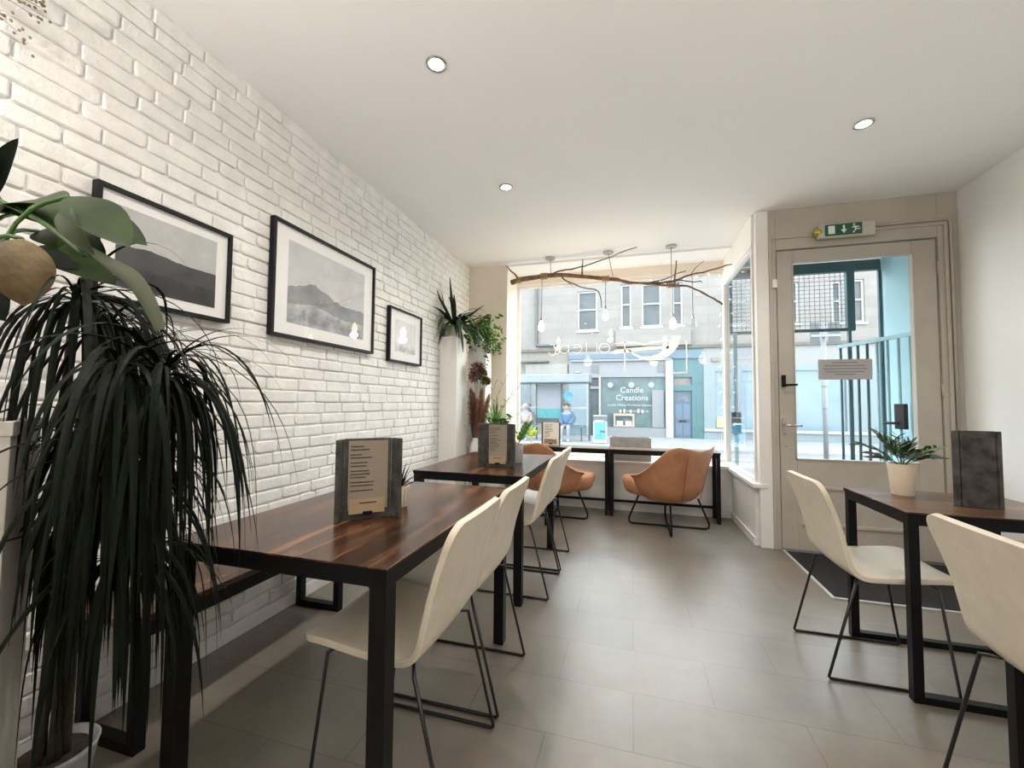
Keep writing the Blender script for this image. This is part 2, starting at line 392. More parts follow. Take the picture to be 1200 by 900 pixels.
# front wall pieces: beige return by the brick wall, low wall under the window, header, door side
struct(bx('wall_front', cream, XL-.2, -1.42, 4.70, 5.30, 0, H))
lw = MB().box(-1.42, 1.03, 4.86, 5.30, 0, .50); struct(lw.build('wall_under_window', white_wall))
struct(bx('trim_1', trim_white, -1.42, 1.03, 4.835, 5.17, .50, .535, bevel=.004))     # window board
struct(bx('trim_2', cream, -1.42, 1.15, 5.12, 5.30, 2.69, H))                           # header over the window
struct(bx('baseboard_front', trim_white, -1.42, 1.0, 4.845, 4.86, 0, .09, bevel=.003))
# return wall beside the door recess
struct(bx('wall_return', trim_white, 1.0, 1.06, 3.99, 5.22, 0, .49))
struct(bx('trim_3', trim_white, .965, 1.08, 3.921, 5.17, .49, .525, bevel=.004))         # sill of the return
struct(bx('trim_4', white_wall, 1.0, 1.06, 3.99, 5.22, 2.56, H))
struct(bx('baseboard_return', trim_white, .985, 1.0, 3.99, 4.86, 0, .07, bevel=.003))
struct(bx('trim_5', trim_white, 1.0, 1.055, 5.13, 5.22, .525, 2.56, bevel=.004))         # corner mullion
# main shop window
wf = MB(); wf.box(-1.42, -1.385, 5.17, 5.22, .535, 2.69); wf.box(-1.385, 1.0, 5.17, 5.22, .535, .575); wf.box(-1.385, 1.0, 5.17, 5.22, 2.66, 2.69)
win1 = struct(wf.build('window_1', trim_white, bevel=.003))
MB().box(-1.385, 1.0, 5.193, 5.20, .575, 2.66).build('window_glass', clear_glass, win1)
rf = MB(); rf.box(1.005, 1.05, 4.01, 4.045, .525, 2.56); rf.box(1.005, 1.05, 4.045, 5.13, 2.53, 2.56); rf.box(1.005, 1.05, 4.045, 5.13, .525, .55)
win2 = struct(rf.build('window_2', trim_white, bevel=.003))
MB().box(1.026, 1.032, 4.045, 5.13, .55, 2.53).build('window_glass', clear_glass, win2)
# door wall
dw = MB()
dw.box(1.02, 1.115, 3.93, 4.02, 0, H)            # white corner post
struct(dw.build('trim_6', trim_white, bevel=.005))
df = MB(); df.box(1.115, 1.172, 3.94, 4.03, 0, H); df.box(2.273, XR, 3.94, 4.03, 0, H); df.box(1.172, 2.273, 3.94, 4.03, 2.485, H)
df.box(1.115, 1.14, 3.925, 3.94, 0, 2.60); df.box(2.305, 2.33, 3.925, 3.94, 0, 2.60); df.box(1.14, 2.305, 3.925, 3.94, 2.575, 2.60)
struct(df.build('wall_door', door_paint, bevel=.004))
# the door leaf
dl = MB()
holes_wall(dl, 1.180, 2.266, .008, 2.477, 3.955, 4.0, [(1.30, 2.11, .745, 2.37)])
door = struct(dl.build('door_1', door_paint, bevel=.003))
mo = MB()
for z in (.50, .205): mo.box(1.32, 2.10, 3.942, 3.955, z, z+.03)
mo.build('panel_moulding', door_paint, door, bevel=.006)
bd = MB()
for a in ((1.29, 1.30, .735, 2.38), (2.11, 2.12, .735, 2.38)): bd.box(a[0], a[1], 3.947, 3.955, a[2], a[3])
bd.box(1.29, 2.12, 3.947, 3.955, .735, .745); bd.box(1.29, 2.12, 3.947, 3.955, 2.37, 2.38)
bd.build('glazing_bead', door_paint, door)
MB().box(1.30, 2.11, 3.975, 3.981, .745, 2.37).build('door_glass', clear_glass, door)
bx('lock_plate', black_metal, 1.198, 1.228, 3.935, 3.955, 1.33, 1.43, door, bevel=.006)
MB().tube([(1.213, 3.94, 1.345), (1.213, 3.915, 1.345), (1.225, 3.908, 1.345), (1.30, 3.908, 1.348)], .009).build('lock_lever', black_metal, door, smooth=True)
bx('handle_plate', chrome, 1.196, 1.226, 3.947, 3.955, .94, 1.07, door, bevel=.004)
MB().tube([(1.21, 3.95, 1.015), (1.21, 3.912, 1.015), (1.222, 3.905, 1.015), (1.325, 3.905, 1.012)], .008).build('door_handle', chrome, door, smooth=True)
MB().lathe([(.006, -.002), (.006, .002)], n=10).build('keyhole', black_metal, door).location = (1.224, 3.953, .84)
bx('door_contact', trim_white, 1.135, 1.172, 3.91, 3.94, 2.16, 2.23, door, bevel=.004)
for z in (.25, 1.25, 2.2): MB().tube([(2.27, 3.945, z), (2.27, 3.945, z+.10)], .008).build('hinge', door_paint, door, smooth=True)
# paper notice taped to the glass
nt_ = thing('paper_notice', 'printed paper notice taped to the glass of the shop door', 'notice', (1.655, 3.97, 1.39))
MB().box(-.185, .185, -.001, .001, 0, .165).build('sheet', M('white_notice_paper', (0.397, 0.38, 0.386), .7, var=.02), nt_)
for k, (zz, ww) in enumerate(((.135, .09), (.11, .14), (.085, .15), (.06, .13), (.04, .07))):
    MB().box(-ww, ww, -.0022, -.0011, zz, zz+.006).build('print_line', M('grey_print', (0.147, 0.14, 0.143), .7), nt_)
# ------------------------------------------------------------------ door mat
mt = thing('door_mat', 'black entrance mat with pale metal edge set before the shop door', 'mat', (1.17, 3.04, 0))
MB().box(.02, 1.10, .02, .86, .0005, .006).build('mat_pile', rubber, mt)
em = MB(); em.box(0, .018, 0, .88, .0005, .009); em.box(.018, 1.12, 0, .018, .0005, .009); em.build('edge_strip', alu, mt)
# exit sign
ex = thing('exit_sign', 'green and white exit sign box above the shop door', 'sign', (1.43, 3.925, 2.53))
MB().box(.03, .42, -.052, 0, .0, .115).build('sign_case', exit_case, ex, bevel=.012)
MB().box(.075, .325, -.058, -.053, .012, .103).build('green_panel', exit_green, ex)
MB().box(.095, .140, -.062, -.058, .025, .09).build('door_symbol', exit_white, ex)
ap = MB(); ap.prism([(.196, .09), (.208, .09), (.208, .055), (.222, .055), (.202, .025), (.182, .055), (.196, .055)], -.062, -.058); ap.build('arrow_symbol', exit_white, ex)
rm = MB()
rm.prism([(.262, .088), (.270, .096), (.279, .088), (.271, .080)], -.062, -.058)
rm.prism([(.268, .078), (.280, .074), (.292, .048), (.278, .044)], -.062, -.058)
rm.prism([(.278, .052), (.286, .052), (.268, .022), (.260, .026)], -.062, -.058)
rm.prism([(.286, .052), (.292, .046), (.312, .048), (.312, .056)], -.062, -.058)
rm.prism([(.256, .066), (.270, .078), (.274, .072), (.258, .058)], -.062, -.058)
rm.prism([(.284, .076), (.304, .070), (.304, .063), (.286, .066)], -.062, -.058)
rm.build('running_figure', exit_white, ex)
MB().sphere((.032, -.028, .055), .034, 14, 10).build('yellow_end_cap', brass, ex, smooth=True)
cd = MB(); cd.tube([(1.85, 3.926, 2.613), (2.22, 3.926, 2.618), (2.305, 3.926, 2.618), (2.338, 3.926, 2.61), (2.346, 3.926, 2.57), (2.346, 3.926, .13)], .011)
tag(cd.build('cable_conduit', door_paint, smooth=True), 'painted cable conduit running from the exit sign down the door frame', 'conduit')
# ------------------------------------------------------------------ downlights in the ceiling
DL = [(-.91, 1.78), (-.917, 2.98), (1.311, 2.84), (-.90, .55)]  # the last one is added out of view to help light the ceiling
dlab = ['round recessed ceiling downlight nearest the camera, above the brick wall side', 'round recessed ceiling downlight near the hanging branch', 'round recessed ceiling downlight on the door side of the room', 'added fill downlight in the ceiling, out of the frame above the big plants']
def downlight(x, y, lab):
    t = thing('ceiling_downlight', lab, 'ceiling light', (x, y, H-.001), 0, 'recessed ceiling downlights')
    r = MB(); n = 24
    r.lathe([(.052, 0), (.050, -.005), (.040, -.006), (.037, -.002), (.037, 0)], n=n); r.build('trim_ring', chrome, t, smooth=True)
    MB().lathe([(.036, -.003), (.033, -.0065), (.02, -.010)], n=20).build('lens', lamp_glow, t, smooth=True)
    l = lamp('downlight_beam', 'SPOT', (0, 0, -.05), DOWN_W, spot=math.radians(150), blend=1.0, size=.04); l.parent = t
    return t
for (x, y), lab in zip(DL, dlab): downlight(x, y, lab)
def pendant(x, y, lab):  # added lamp behind the camera, out of view, to fill the room
    t = thing('added_fill_pendant', lab, 'fill lamp', (x, y, H), 0)
    MB().tube([(0, 0, 0), (0, 0, -.25)], .004).build('cord', black_metal, t)
    MB().lathe([(.05, 0), (.05, -.02)], n=20).build('ceiling_rose', trim_white, t)
    MB().lathe([(.02, -.25), (.055, -.30), (.06, -.35), (.04, -.40), (.01, -.42)], n=20).build('bulb', bulb_glow, t, smooth=True)
    l = lamp('pendant_fill_glow', 'POINT', (0, 0, -.46), BACK_FILL_W, (1, .95, .88), size=.12); l.parent = t
for x, y, n in ((-1.2, -1.6, 'added white glass fill pendant near the brick wall at the back of the room'), (.6, -1.9, 'added white glass fill pendant in the middle of the back of the room'), (1.8, -1.4, 'added white glass fill pendant near the plain wall at the back of the room')): pendant(x, y, n)
def uplighter(x, y, lab):  # added lamp, never in view, that throws extra light on the ceiling
    t = thing('added_fill_uplighter', lab, 'floor lamp', (x, y, 0))
    MB().lathe([(.14, 0), (.14, .02), (.02, .03)], n=24).build('base', black_metal, t, smooth=True)
    MB().tube([(0, 0, .02), (0, 0, 1.60)], .012).build('pole', black_metal, t, smooth=True)
    MB().lathe([(.02, 1.60), (.10, 1.64), (.17, 1.72), (.165, 1.72), (.09, 1.66)], n=28).build('bowl_shade', black_metal, t, smooth=True)
    l = lamp('uplight_fill_beam', 'SPOT', (0, 0, 1.74), UPLIGHT_FILL_W, (1, .955, .89), size=.08, rot=(PI, 0, 0), spot=math.radians(172), blend=.3); l.parent = t
uplighter(-1.35, -.55, 'added black fill uplighter behind the camera on the brick wall side'); uplighter(1.5, -.55, 'added black fill uplighter behind the camera on the plain wall side')
# ------------------------------------------------------------------ tables
def table(name, label, x0, x1, y0, y1, top, leg, woodm, group=None, loops=False, stretcher=False, apron=.035):
    t = thing(name, label, 'table', (x0, y0, 0), 0, group); W, D = x1-x0, y1-y0; th = .018
    MB().box(0, W, 0, D, top-.005, top).build('tabletop', woodm, t, bevel=.0015)
    MB().box(.0005, W-.0005, .0005, D-.0005, top-th, top-.005).build('edge_band', black_metal, t)
    b = .002; a = MB(); zt = top-th; i = .004
    for (p, q) in ((i, i+leg*.6), (D-i-leg*.6, D-i)): a.box(i+leg, W-i-leg, p, q, zt-apron, zt)
    for (p, q) in ((i, i+leg*.6), (W-i-leg*.6, W-i)): a.box(p, q, i+leg, D-i-leg, zt-apron, zt)
    a.build('apron', black_metal, t)
    for lx in (i, W-i-leg):
        for ly in (i, D-i-leg): MB().box(lx, lx+leg, ly, ly+leg, 0, zt).build('leg', black_metal, t, bevel=.002)
    if loops:
        for ly in (i, D-i-leg): MB().box(i+leg, W-i-leg, ly, ly+leg, 0, leg*.8).build('floor_bar', black_metal, t, bevel=.002)
    if stretcher:
        MB().box(i+leg, W-i-leg, D-i-leg, D-i-leg*.3, .10, .125).build('stretcher', black_metal, t)
    return t
table('dining_table', 'dark wood dining table on black legs, nearest the camera on the brick wall side', -1.372, -.604, .958, 2.046, .75, .05, table_wood, 'dark wood dining tables along the bench side')
table('dining_table', 'dark wood dining table further from the camera, beyond the nearest table and before the window', -1.332, -.616, 2.383, 3.446, .75, .05, table_wood, 'dark wood dining tables along the bench side')
table('square_table', 'small dark wood table holding the potted palm by the shop door', 1.07, 1.69, 2.087, 2.62, .75, .036, shelf_wood, 'small tables on the door side', loops=True)
table('square_table', 'small dark wood table cut off by the right edge of the photo', 1.138, 1.76, 1.19, 1.76, .75, .036, shelf_wood, 'small tables on the door side', loops=True)
table('console_table', 'narrow window table on black legs before the right hand armchair', -.235, .845, 4.565, 4.83, .70, .035, shelf_wood, 'narrow tables along the window', stretcher=True)
table('console_table', 'narrow window table on black legs before the left hand armchair', -1.315, -.240, 4.565, 4.83, .70, .035, shelf_wood, 'narrow tables along the window', stretcher=True)
# bench
bt = thing('wall_bench', 'dark wood bench on black metal loop legs against the brick wall', 'bench', (XL+.02, 1.0, 0))
MB().box(0, .31, 0, 1.10, .425, .45).build('bench_seat', table_wood, bt, bevel=.003)
br = MB(); br.box(.285, .307, .01, 1.09, .375, .425); br.box(.005, .027, .01, 1.09, .375, .425); br.build('seat_rail', black_metal, bt)
for y in (.03, 1.03):
    l = MB(); l.box(.01, .045, y, y+.04, 0, .425); l.box(.265, .30, y, y+.04, 0, .425); l.box(.045, .265, y, y+.04, .0, .035); l.build('loop_leg', black_metal, bt, bevel=.002)
# ------------------------------------------------------------------ white shell chairs
def spline(P, n):
    out = []
    for k in range(len(P)-1):
        p0, p1, p2, p3 = P[max(k-1, 0)], P[k], P[k+1], P[min(k+2, len(P)-1)]
        for i in range(n):
            t = i/n
            out.append(tuple(.5*((2*b)+(-a+c)*t+(2*a-5*b+4*c-d)*t*t+(-a+3*b-3*c+d)*t**3) for a, b, c, d in zip(p0, p1, p2, p3)))
    out.append(P[-1]); return out
def make_chair(label, loc, rz, group):
    t = thing('dining_chair', label, 'chair', loc, rz, group)
    prof = [(.375, .452), (.355, .464), (.30, .466), (.20, .455), (.08, .444), (.015, .447), (-.022, .478), (-.048, .55), (-.075, .64), (-.105, .74), (-.128, .815), (-.136, .838)]
    P0 = spline(prof, 5); m = 14; mb = MB(); rows = []
    L0 = [0]
    for a, b in zip(P0, P0[1:]): L0.append(L0[-1]+math.dist(a, b))
    tot = L0[-1]; L = sorted([.0008, .003, .007, .013, .021, .031, .043, .056, .07]+[tot-q for q in (.0008, .003, .007, .013, .021, .031, .043, .056, .07)]+[.085+(tot-.17)*q/34 for q in range(35)]); P = []
    for d in L:
        k = max(i for i in range(len(L0)-1) if L0[i] <= d); u = (d-L0[k])/(L0[k+1]-L0[k]); P.append(tuple(a+(b-a)*u for a, b in zip(P0[k], P0[k+1])))
    for k, (x, z) in enumerate(P):
        dist_end = min(L[k], tot-L[k]); half = .215; cr = .062 if L[k] > tot/2 else .055
        hw = half-(cr-math.sqrt(max(cr*cr-(cr-dist_end)**2, 0)) if dist_end < cr else 0)
        back = min(1, max(0, (z-.47)/.15)); row = []
        hw -= .012*back*max(0, 1-(z-.47)/.3)
        for i in range(m+1):
            v = -1+2*i/m
            curve = (v*v)*.013*back*(1-.7*max(0, (z-.70)/.14)); dish = (1-v*v)*.012*(1-back)
            row.append(mb.bm.verts.new((x+curve, v*max(hw, .03), z-dish)))
        rows.append(row)
    for A, B in zip(rows, rows[1:]):
        for i in range(m): mb.bm.faces.new((A[i], A[i+1], B[i+1], B[i]))
    mb.build('shell', cream_leather, t, smooth=True, solid=.020, bevel=.006)
    for s in (-1, 1):
        y = s*.20
        pts = [(.26, s*.15, .440), (.28, y, .425), (.337, y, .012), (.330, y, .0065), (.32, y, .0065), (-.095, y, .0065), (-.108, y, .0065), (-.114, y, .014), (-.010, y, .405), (.02, s*.15, .425)]
        MB().tube(pts, .0062, 8).build('sled_leg', black_wire, t, smooth=True)
    for x, z in ((.26, .437), (.02, .424)): MB().tube([(x, -.15, z), (x, .15, z)], .006).build('seat_support', black_wire, t, smooth=True)
    return t
G1 = 'cream shell chairs'
ch = make_chair('cream shell chair nearest the camera at the nearest dark table', (-.60, 1.285, 0), PI, G1)
dup(ch, (-.60, 1.735, 0), PI, 'cream shell chair second from the camera, at the far end of the nearest dark table')
dup(ch, (-.60, 2.71, 0), PI, 'cream shell chair third from the camera, at the table before the window')
dup(ch, (-.60, 3.165, 0), PI, 'cream shell chair farthest from the camera, beside the left armchair')
dup(ch, (.925, 2.36, 0), 0, 'cream shell chair before the door mat, at the table with the potted palm')
dup(ch, (1.055, 1.50, 0), 0, 'cream shell chair at the lower right corner of the photo, seen from behind')
# ------------------------------------------------------------------ armchairs
def make_armchair(label, loc, rz, group):
    t = thing('armchair', label, 'armchair', loc, rz, group)
    mb = MB(); rows = []; N = 30
    def rim(f):
        a = abs(f)
        P = [(0, .765), (22, .785), (40, .808), (52, .785), (66, .69), (82, .58), (98, .525), (120, .50)]
        for (a0, h0), (a1, h1) in zip(P, P[1:]):
            if a <= a1:
                u = (a-a0)/(a1-a0); u = u*u*(3-2*u); return h0+(h1-h0)*u
        return .50
    def plan(f, s):
        a = math.radians(f); sx, sy = math.sin(a), -math.cos(a)
        e = 2.6; k = (abs(sx)**e+abs(sy)**e)**(-1/e)
        return .355*s*sx*k, .33*s*sy*k
    for i in range(N+1):
        f = -120+240*i/N; h = rim(f); up = (h-.5)/.3
        row = []
        for s, z, lean in ((.30, .255, 0), (.60, .262, 0), (.80, .33, 0), (.90, .42, .0), (.97, .5+(h-.5)*.5, .5), (1.03, h-.02, 1), (1.01, h, 1), (.96, h-.012, 1), (.88, .47+(h-.5)*.5, .5), (.80, .42, 0), (.62, .40, 0), (.3, .40, 0)):
            x, y = plan(f, s); y -= .055*lean*max(up, 0)*(1 if abs(f) < 75 else .3)
            row.append(mb.bm.verts.new((x, y, z)))
        rows.append(row)
    K = len(rows[0])
    for A, B in zip(rows, rows[1:]):
        for k in range(K): mb.bm.faces.new((A[k], A[(k+1) % K], B[(k+1) % K], B[k]))
    mb.bm.faces.new(rows[0]); mb.bm.faces.new(rows[-1][::-1])
    mb.build('tub_shell', tan_leather, t, smooth=True, sub=1)
    sm = MB(); sm.box(-.262, .262, -.10, .41, .285, .455)
    cu = sm.build('seat_cushion', tan_leather, t, smooth=True, bevel=.07, bseg=5)
    for v in cu.data.vertices:
        if v.co.z > .4: v.co.z += .02 if v.co.y > 0 else -.01
        if v.co.y > 0 and v.co.z < .4: v.co.y -= .07
    for s in (-1, 1):
        pts = []
        for q in range(9):
            z = .30+.42*q/8; u = (z-.27)/.5
            f = s*24; h = .5+(rim(f)-.5)*.5
            sc = .80+.25*min(1, u*1.1); x, y = plan(f, sc)
            pts.append((x, y-.03*max(0, u)-.006, z))
        MB().tube(pts, .0035, 6).build('seam', tan_seam, t, smooth=True)
    c = .265; r = .0095
    for sx in (-1, 1):
        a = Vector((sx*c, c, r)); b = Vector((-sx*c, -c, r)); z0 = .27+.012*(sx > 0)
        dz = .02 if sx > 0 else 0
        q = Vector((sx*.19, .19, .285)); w_ = Vector((-sx*.19, -.19, .285))
        pts = [q, a+Vector((-.008*sx, -.008, .05)), a+Vector((-.010*sx, -.010, .012)), a+Vector((-.03*sx, -.03, 0)), Vector((sx*.03, .03, r)), Vector((0, 0, r+dz)), Vector((-sx*.03, -.03, r)), b+Vector((.03*sx, .03, 0)), b+Vector((.010*sx, .010, .012)), b+Vector((.008*sx, .008, .05)), w_]
        MB().tube(pts, r, 8).build('cross_leg', black_metal, t, smooth=True)
    return t
ac = make_armchair('tan leather armchair on the right at the window table, seen from behind', (.33, 4.34, 0), math.radians(45), 'tan armchairs at the window')
dup(ac, (-.80, 4.34, 0), math.radians(-45), 'tan leather armchair on the left at the window table, partly behind the farther dining table')
# ------------------------------------------------------------------ framed pictures
def picture(label, y0, y1, z0, z1, my, mz, kind, fw):
    W, Hh = y1-y0, z1-z0; x = XL+.009
    t = thing('framed_picture', label, 'picture', (x, y0, z0), 0, 'framed pictures on the brick wall')
    f = MB(); d = .032
    f.box(0, d, 0, fw, 0, Hh); f.box(0, d, W-fw, W, 0, Hh); f.box(0, d, fw, W-fw, 0, fw); f.box(0, d, fw, W-fw, Hh-fw, Hh)
    f.build('frame', frame_black, t)
    MB().box(0, .018, fw, W-fw, fw, Hh-fw).build('mount', mount_white, t)
    MB().box(.018, .0195, my, W-my, mz, Hh-mz).build('print', kind, t)
    MB().box(.026, .028, fw, W-fw, fw, Hh-fw).build('glass_pane', picture_glass, t)
picture('black framed photo of a dark hill, nearest the camera and partly behind the big plant', 1.009, 1.545, 1.55, 1.983, .07, .06, photo_mat('dark_hill_print', (.50, .10, (.55, .55, .54), (.06, .062, .065), (.035, .037, .04))), .016)
picture('black framed photo of misty mountains, largest and in the middle of the three', 1.785, 2.715, 1.537, 2.193, .115, .09, photo_mat('misty_mountain_print', (.42, .30, (.62, .63, .63), (.26, .27, .28), (.40, .41, .42))), .018)
picture('small black framed pale picture, farthest along the brick wall', 2.928, 3.462, 1.51, 1.96, .10, .09, photo_mat('pale_print', (.30, .15, (.80, .80, .79), (.68, .69, .70), (.66, .67, .68))), .016)
# ------------------------------------------------------------------ menus
def menu(label, loc, rz, wid, hgt=.30, wing=.055, txt=True, sheetm=None, wa=55):
    t = thing('menu_stand', label, 'menu', loc, rz, 'slate menu stands')
    MB().box(-wid/2, wid/2, 0, .012, 0, hgt).build('back_board', slate, t, bevel=.002)
    for s in (-1, 1):
        T = Matrix.Translation((s*wid/2, .004, 0)) @ Matrix.Rotation(-s*math.radians(wa), 4, 'Z')
        m = MB(); a = (0, wing) if s > 0 else (-wing, 0)
        m.box(a[0], a[1], 0, .012, 0, hgt-.001, T); m.build('side_wing', slate, t, bevel=.002)
    if txt:
        sk = .42 if sheetm is None else .49
        sh = MB().box(-wid*sk, wid*sk, -.003, -.0005, .035 if sheetm is None else .002, hgt-.008 if sheetm is None else hgt-.002).build('menu_sheet', sheetm or paper, t)
        z = hgt-.03; rr = random.Random(wid*100)
        ln = MB()
        while z > .095:
            a = rr.uniform(.25, .75); x = -wid*.38
            ln.box(x, x+wid*.72*a, -.0042, -.0031, z, z+.0032); z -= rr.choice((.011, .012, .018))
        ln.build('menu_text', ink, sh)
        c = MB().box(-wid*.40, wid*.36, -.008, -.004, .022, .075).build('price_card', card_tan, t)
        MB().box(-.018, .016, -.014, -.0085, .018, .030).build('clip', black_metal, c, bevel=.002)
        MB().box(-.03, .03, -.0090, -.0081, .058, .062).build('card_print', ink, c)
menu('slate menu stand with printed sheet on the nearest dark table', (-.935, 1.345, .75), math.atan2(.144, .154), .165, .293, wing=.05, wa=62)
menu('slate menu stand with printed sheet on the farther dark table', (-.865, 2.68, .75), math.radians(8), .145, .29, wing=.075)
menu('dark slate menu stand turned away, beside the potted palm', (1.418, 2.28, .75), math.radians(178), .118, .325, wing=.022, txt=False, wa=28)
menu('slate menu stand with pale sheet on the left window table', (-.885, 4.70, .70), math.radians(-12), .20, .265, wing=.012, wa=75, sheetm=M('pale_menu_paper', (0.93, 0.92, 0.9), .6, var=.02))
# ------------------------------------------------------------------ small pots and plants
def blade_path(p, az, el, L, droop, n=9):
    """a long leaf that leaves p at azimuth az and elevation el and hangs over"""
    p = Vector(p); out = [p.copy()]; d = Vector((math.cos(az)*math.cos(el), math.sin(az)*math.cos(el), math.sin(el)))
    for k in range(n):
        d = (d+Vector((0, 0, -droop))).normalized(); p = p+d*(L/n); out.append(p.copy())
    return out
def tuft(mb, p, n, L, wdt, rnd, el=(.2, 1.3), droop=(.12, .3), seg=8, az=None, lim=None):
    for k in range(n):
        a = rnd.uniform(0, 2*PI) if az is None else rnd.uniform(*az)
        path = blade_path(p, a, rnd.uniform(*el), L*rnd.uniform(.65, 1.1), rnd.uniform(*droop), seg)
        if lim: path = [Vector(lim(q)) for q in path]
        wd = [wdt*min(1, .45+1.6*i/seg)*(1-(i/seg)**2.2) for i in range(seg+1)]
        mb.blade(path, wd, (-math.sin(a), math.cos(a), 0), .35)
def oval_leaf(mb, base, tip, hw, nrm, seg=9, belly=.45, curl=.0, cup=.15):
    base, tip = Vector(base), Vector(tip); ax = tip-base; n = Vector(nrm).normalized(); side = ax.cross(n).normalized()
    sp, wd = [], []
    for k in range(seg+1):
        u = k/seg; sp.append(base+ax*u+n*(curl*math.sin(PI*u)))
        wd.append(hw*(math.sin(PI*u**(math.log(.5)/math.log(belly))))**.75 if 0 < u < 1 else .0006)
    mb.blade(sp, wd, side, cup)
def pot(name, label, loc, r0, r1, h, mat, cat='plant', group=None, sq=False, n=28):
    t = thing(name, label, cat, loc, 0, group)
    nn = 4 if sq else n; m = MB()
    m.lathe([(r0, 0), (r1, h), (r1*.90, h), (r1*.86, h*.86)], n=nn)
    o = m.build('pot', mat, t, smooth=not sq, bevel=.003 if sq else 0)
    if not sq: md = o.modifiers.new('b', 'BEVEL'); md.width = .002; md.segments = 2; md.limit_method = 'ANGLE'
    MB().lathe([(r1*.84, h*.855), (r1*.80, h*.875)], n=nn).build('soil', soil, t)
    return t
# potted palm on the small table
pp = pot('potted_palm', 'small feathery palm in a cream pot on the table by the shop door', (1.262, 2.49, .75), .043, .057, .150, pot_cream)
rr = random.Random(3)
for k in range(15):
    az = k*2*PI/15+rr.uniform(-.25, .25); el = rr.uniform(.45, 1.4); L = rr.uniform(.13, .22)
    if .1 < (az+.3) % (2*PI) < 1.2: L *= .7
    path = blade_path((0, 0, .13), az, el, L, .10, 8); fr = MB(); fr.tube(path, .0016, 5)
    for q in range(3, 9):
        for s in (-1, 1):
            p = path[q]; d = (path[q]-path[q-1]).normalized(); sd = d.cross(Vector((0, 0, 1))).normalized()*s
            tip = p+(d*.9+sd*rr.uniform(.4, 1.0)+Vector((0, 0, rr.uniform(-.3, .2)))).normalized()*.075*(1.15-.06*q)
            oval_leaf(fr, p, tip, .0075, (rr.uniform(-.4, .4), -.5, .8), 5, .4)
    fr.build('frond', leaf_mid if k % 3 == 0 else M('deep_green_frond', (.018, .042, .012), .45, var=.4, vscale=20), pp)
# small pot behind the near menu
sp_ = pot('potted_plant', 'small spiky plant in a patterned pot, half behind the menu on the nearest table', (-.925, 1.545, .75), .034, .042, .085, pot_cream)
m = MB(); tuft(m, (0, 0, .07), 16, .12, .006, random.Random(5), (.5, 1.4), (.03, .12), 6); m.build('leaf_tuft', leaf_dark, sp_)
st = MB()
for k in range(14):
    a = 2*PI*k/14; st.tube([(.0353*math.cos(a), .0353*math.sin(a), .01), (.0412*math.cos(a), .0412*math.sin(a), .078)], .0014, 5)
st.build('pot_ribs', M('grey_glaze', (.3, .28, .26), .5), sp_)
# grey pot on the farther table
zz = pot('potted_plant', 'upright leafy plant in a grey pot beside the menu on the farther table', (-.80, 2.93, .75), .040, .046, .13, pot_grey)
rr = random.Random(11)
for k in range(5):
    az = rr.uniform(-.9, 1.2); path = blade_path((0, 0, .11), az, rr.uniform(.9, 1.35), .19, .06, 6); s = MB(); s.tube(path, .003, 5)
    for q in range(2, 7):
        for sd in (-1, 1):
            d = (path[q]-path[q-1]).normalized(); sv = d.cross(Vector((0, 0, 1))).normalized()*sd
            oval_leaf(s, path[q], path[q]+(d*.6+sv).normalized()*.055, .013, (d.cross(sv)), 5, .45)
    s.build('leafy_stem', leaf_bright if k % 2 else leaf_mid, zz)
# trough on the window board
tr = thing('planter_trough', 'long grey concrete trough on the window board behind the right window table', 'planter', (-.02, 5.0, .535))
tm = MB(); tm.box(-.225, .225, -.07, .07, 0, .025); tm.box(-.225, .225, -.07, -.055, .025, .265); tm.box(-.225, .225, .055, .07, .025, .265)
tm.box(-.225, -.21, -.055, .055, .025, .265); tm.box(.21, .225, -.055, .055, .025, .265); tm.build('trough_body', pot_grey, tr)
MB().box(-.21, .21, -.055, .055, .025, .235).build('soil', soil, tr)
# lime flower ball pot on the window board
lf = pot('flowering_plant', 'round lime yellow bloom in a small white pot on the window board at left', (-1.18, 4.985, .535), .05, .06, .14, pot_white)
fb = MB(); rr = random.Random(9)
for k in range(70):
    v = Vector((rr.gauss(0, 1), rr.gauss(0, 1), rr.gauss(0, 1))).normalized(); c = Vector((0, 0, .30))
    oval_leaf(fb, c+v*.025, c+v*.075, .014, v.orthogonal(), 4, .5)
fb.tube([(0, 0, .12), (0, 0, .30)], .005, 6)
fb.build('bloom', leaf_lime, lf)
# white cabinet plinths in the corner
pl = thing('display_plinth', 'tall white plinth in the corner by the brick wall, nearer one', 'plinth', (-1.80, 4.02, 0), 0, 'white corner plinths')
MB().box(-.098, .098, -.125, .125, 0, 1.85).build('column', trim_white, pl, bevel=.004)
MB().box(-.100, .106, -.13, .13, 1.835, 1.855).build('top_board', trim_white, pl, bevel=.003)
p2 = thing('display_plinth', 'tall white plinth against the cream wall, behind the nearer plinth', 'plinth', (-1.665, 4.47, 0), 0, 'white corner plinths')
MB().box(-.10, .10, -.10, .10, 0, 1.84).build('column', trim_white, p2, bevel=.004)
MB().box(-.106, .106, -.106, .106, 1.825, 1.845).build('top_board', trim_white, p2, bevel=.003)
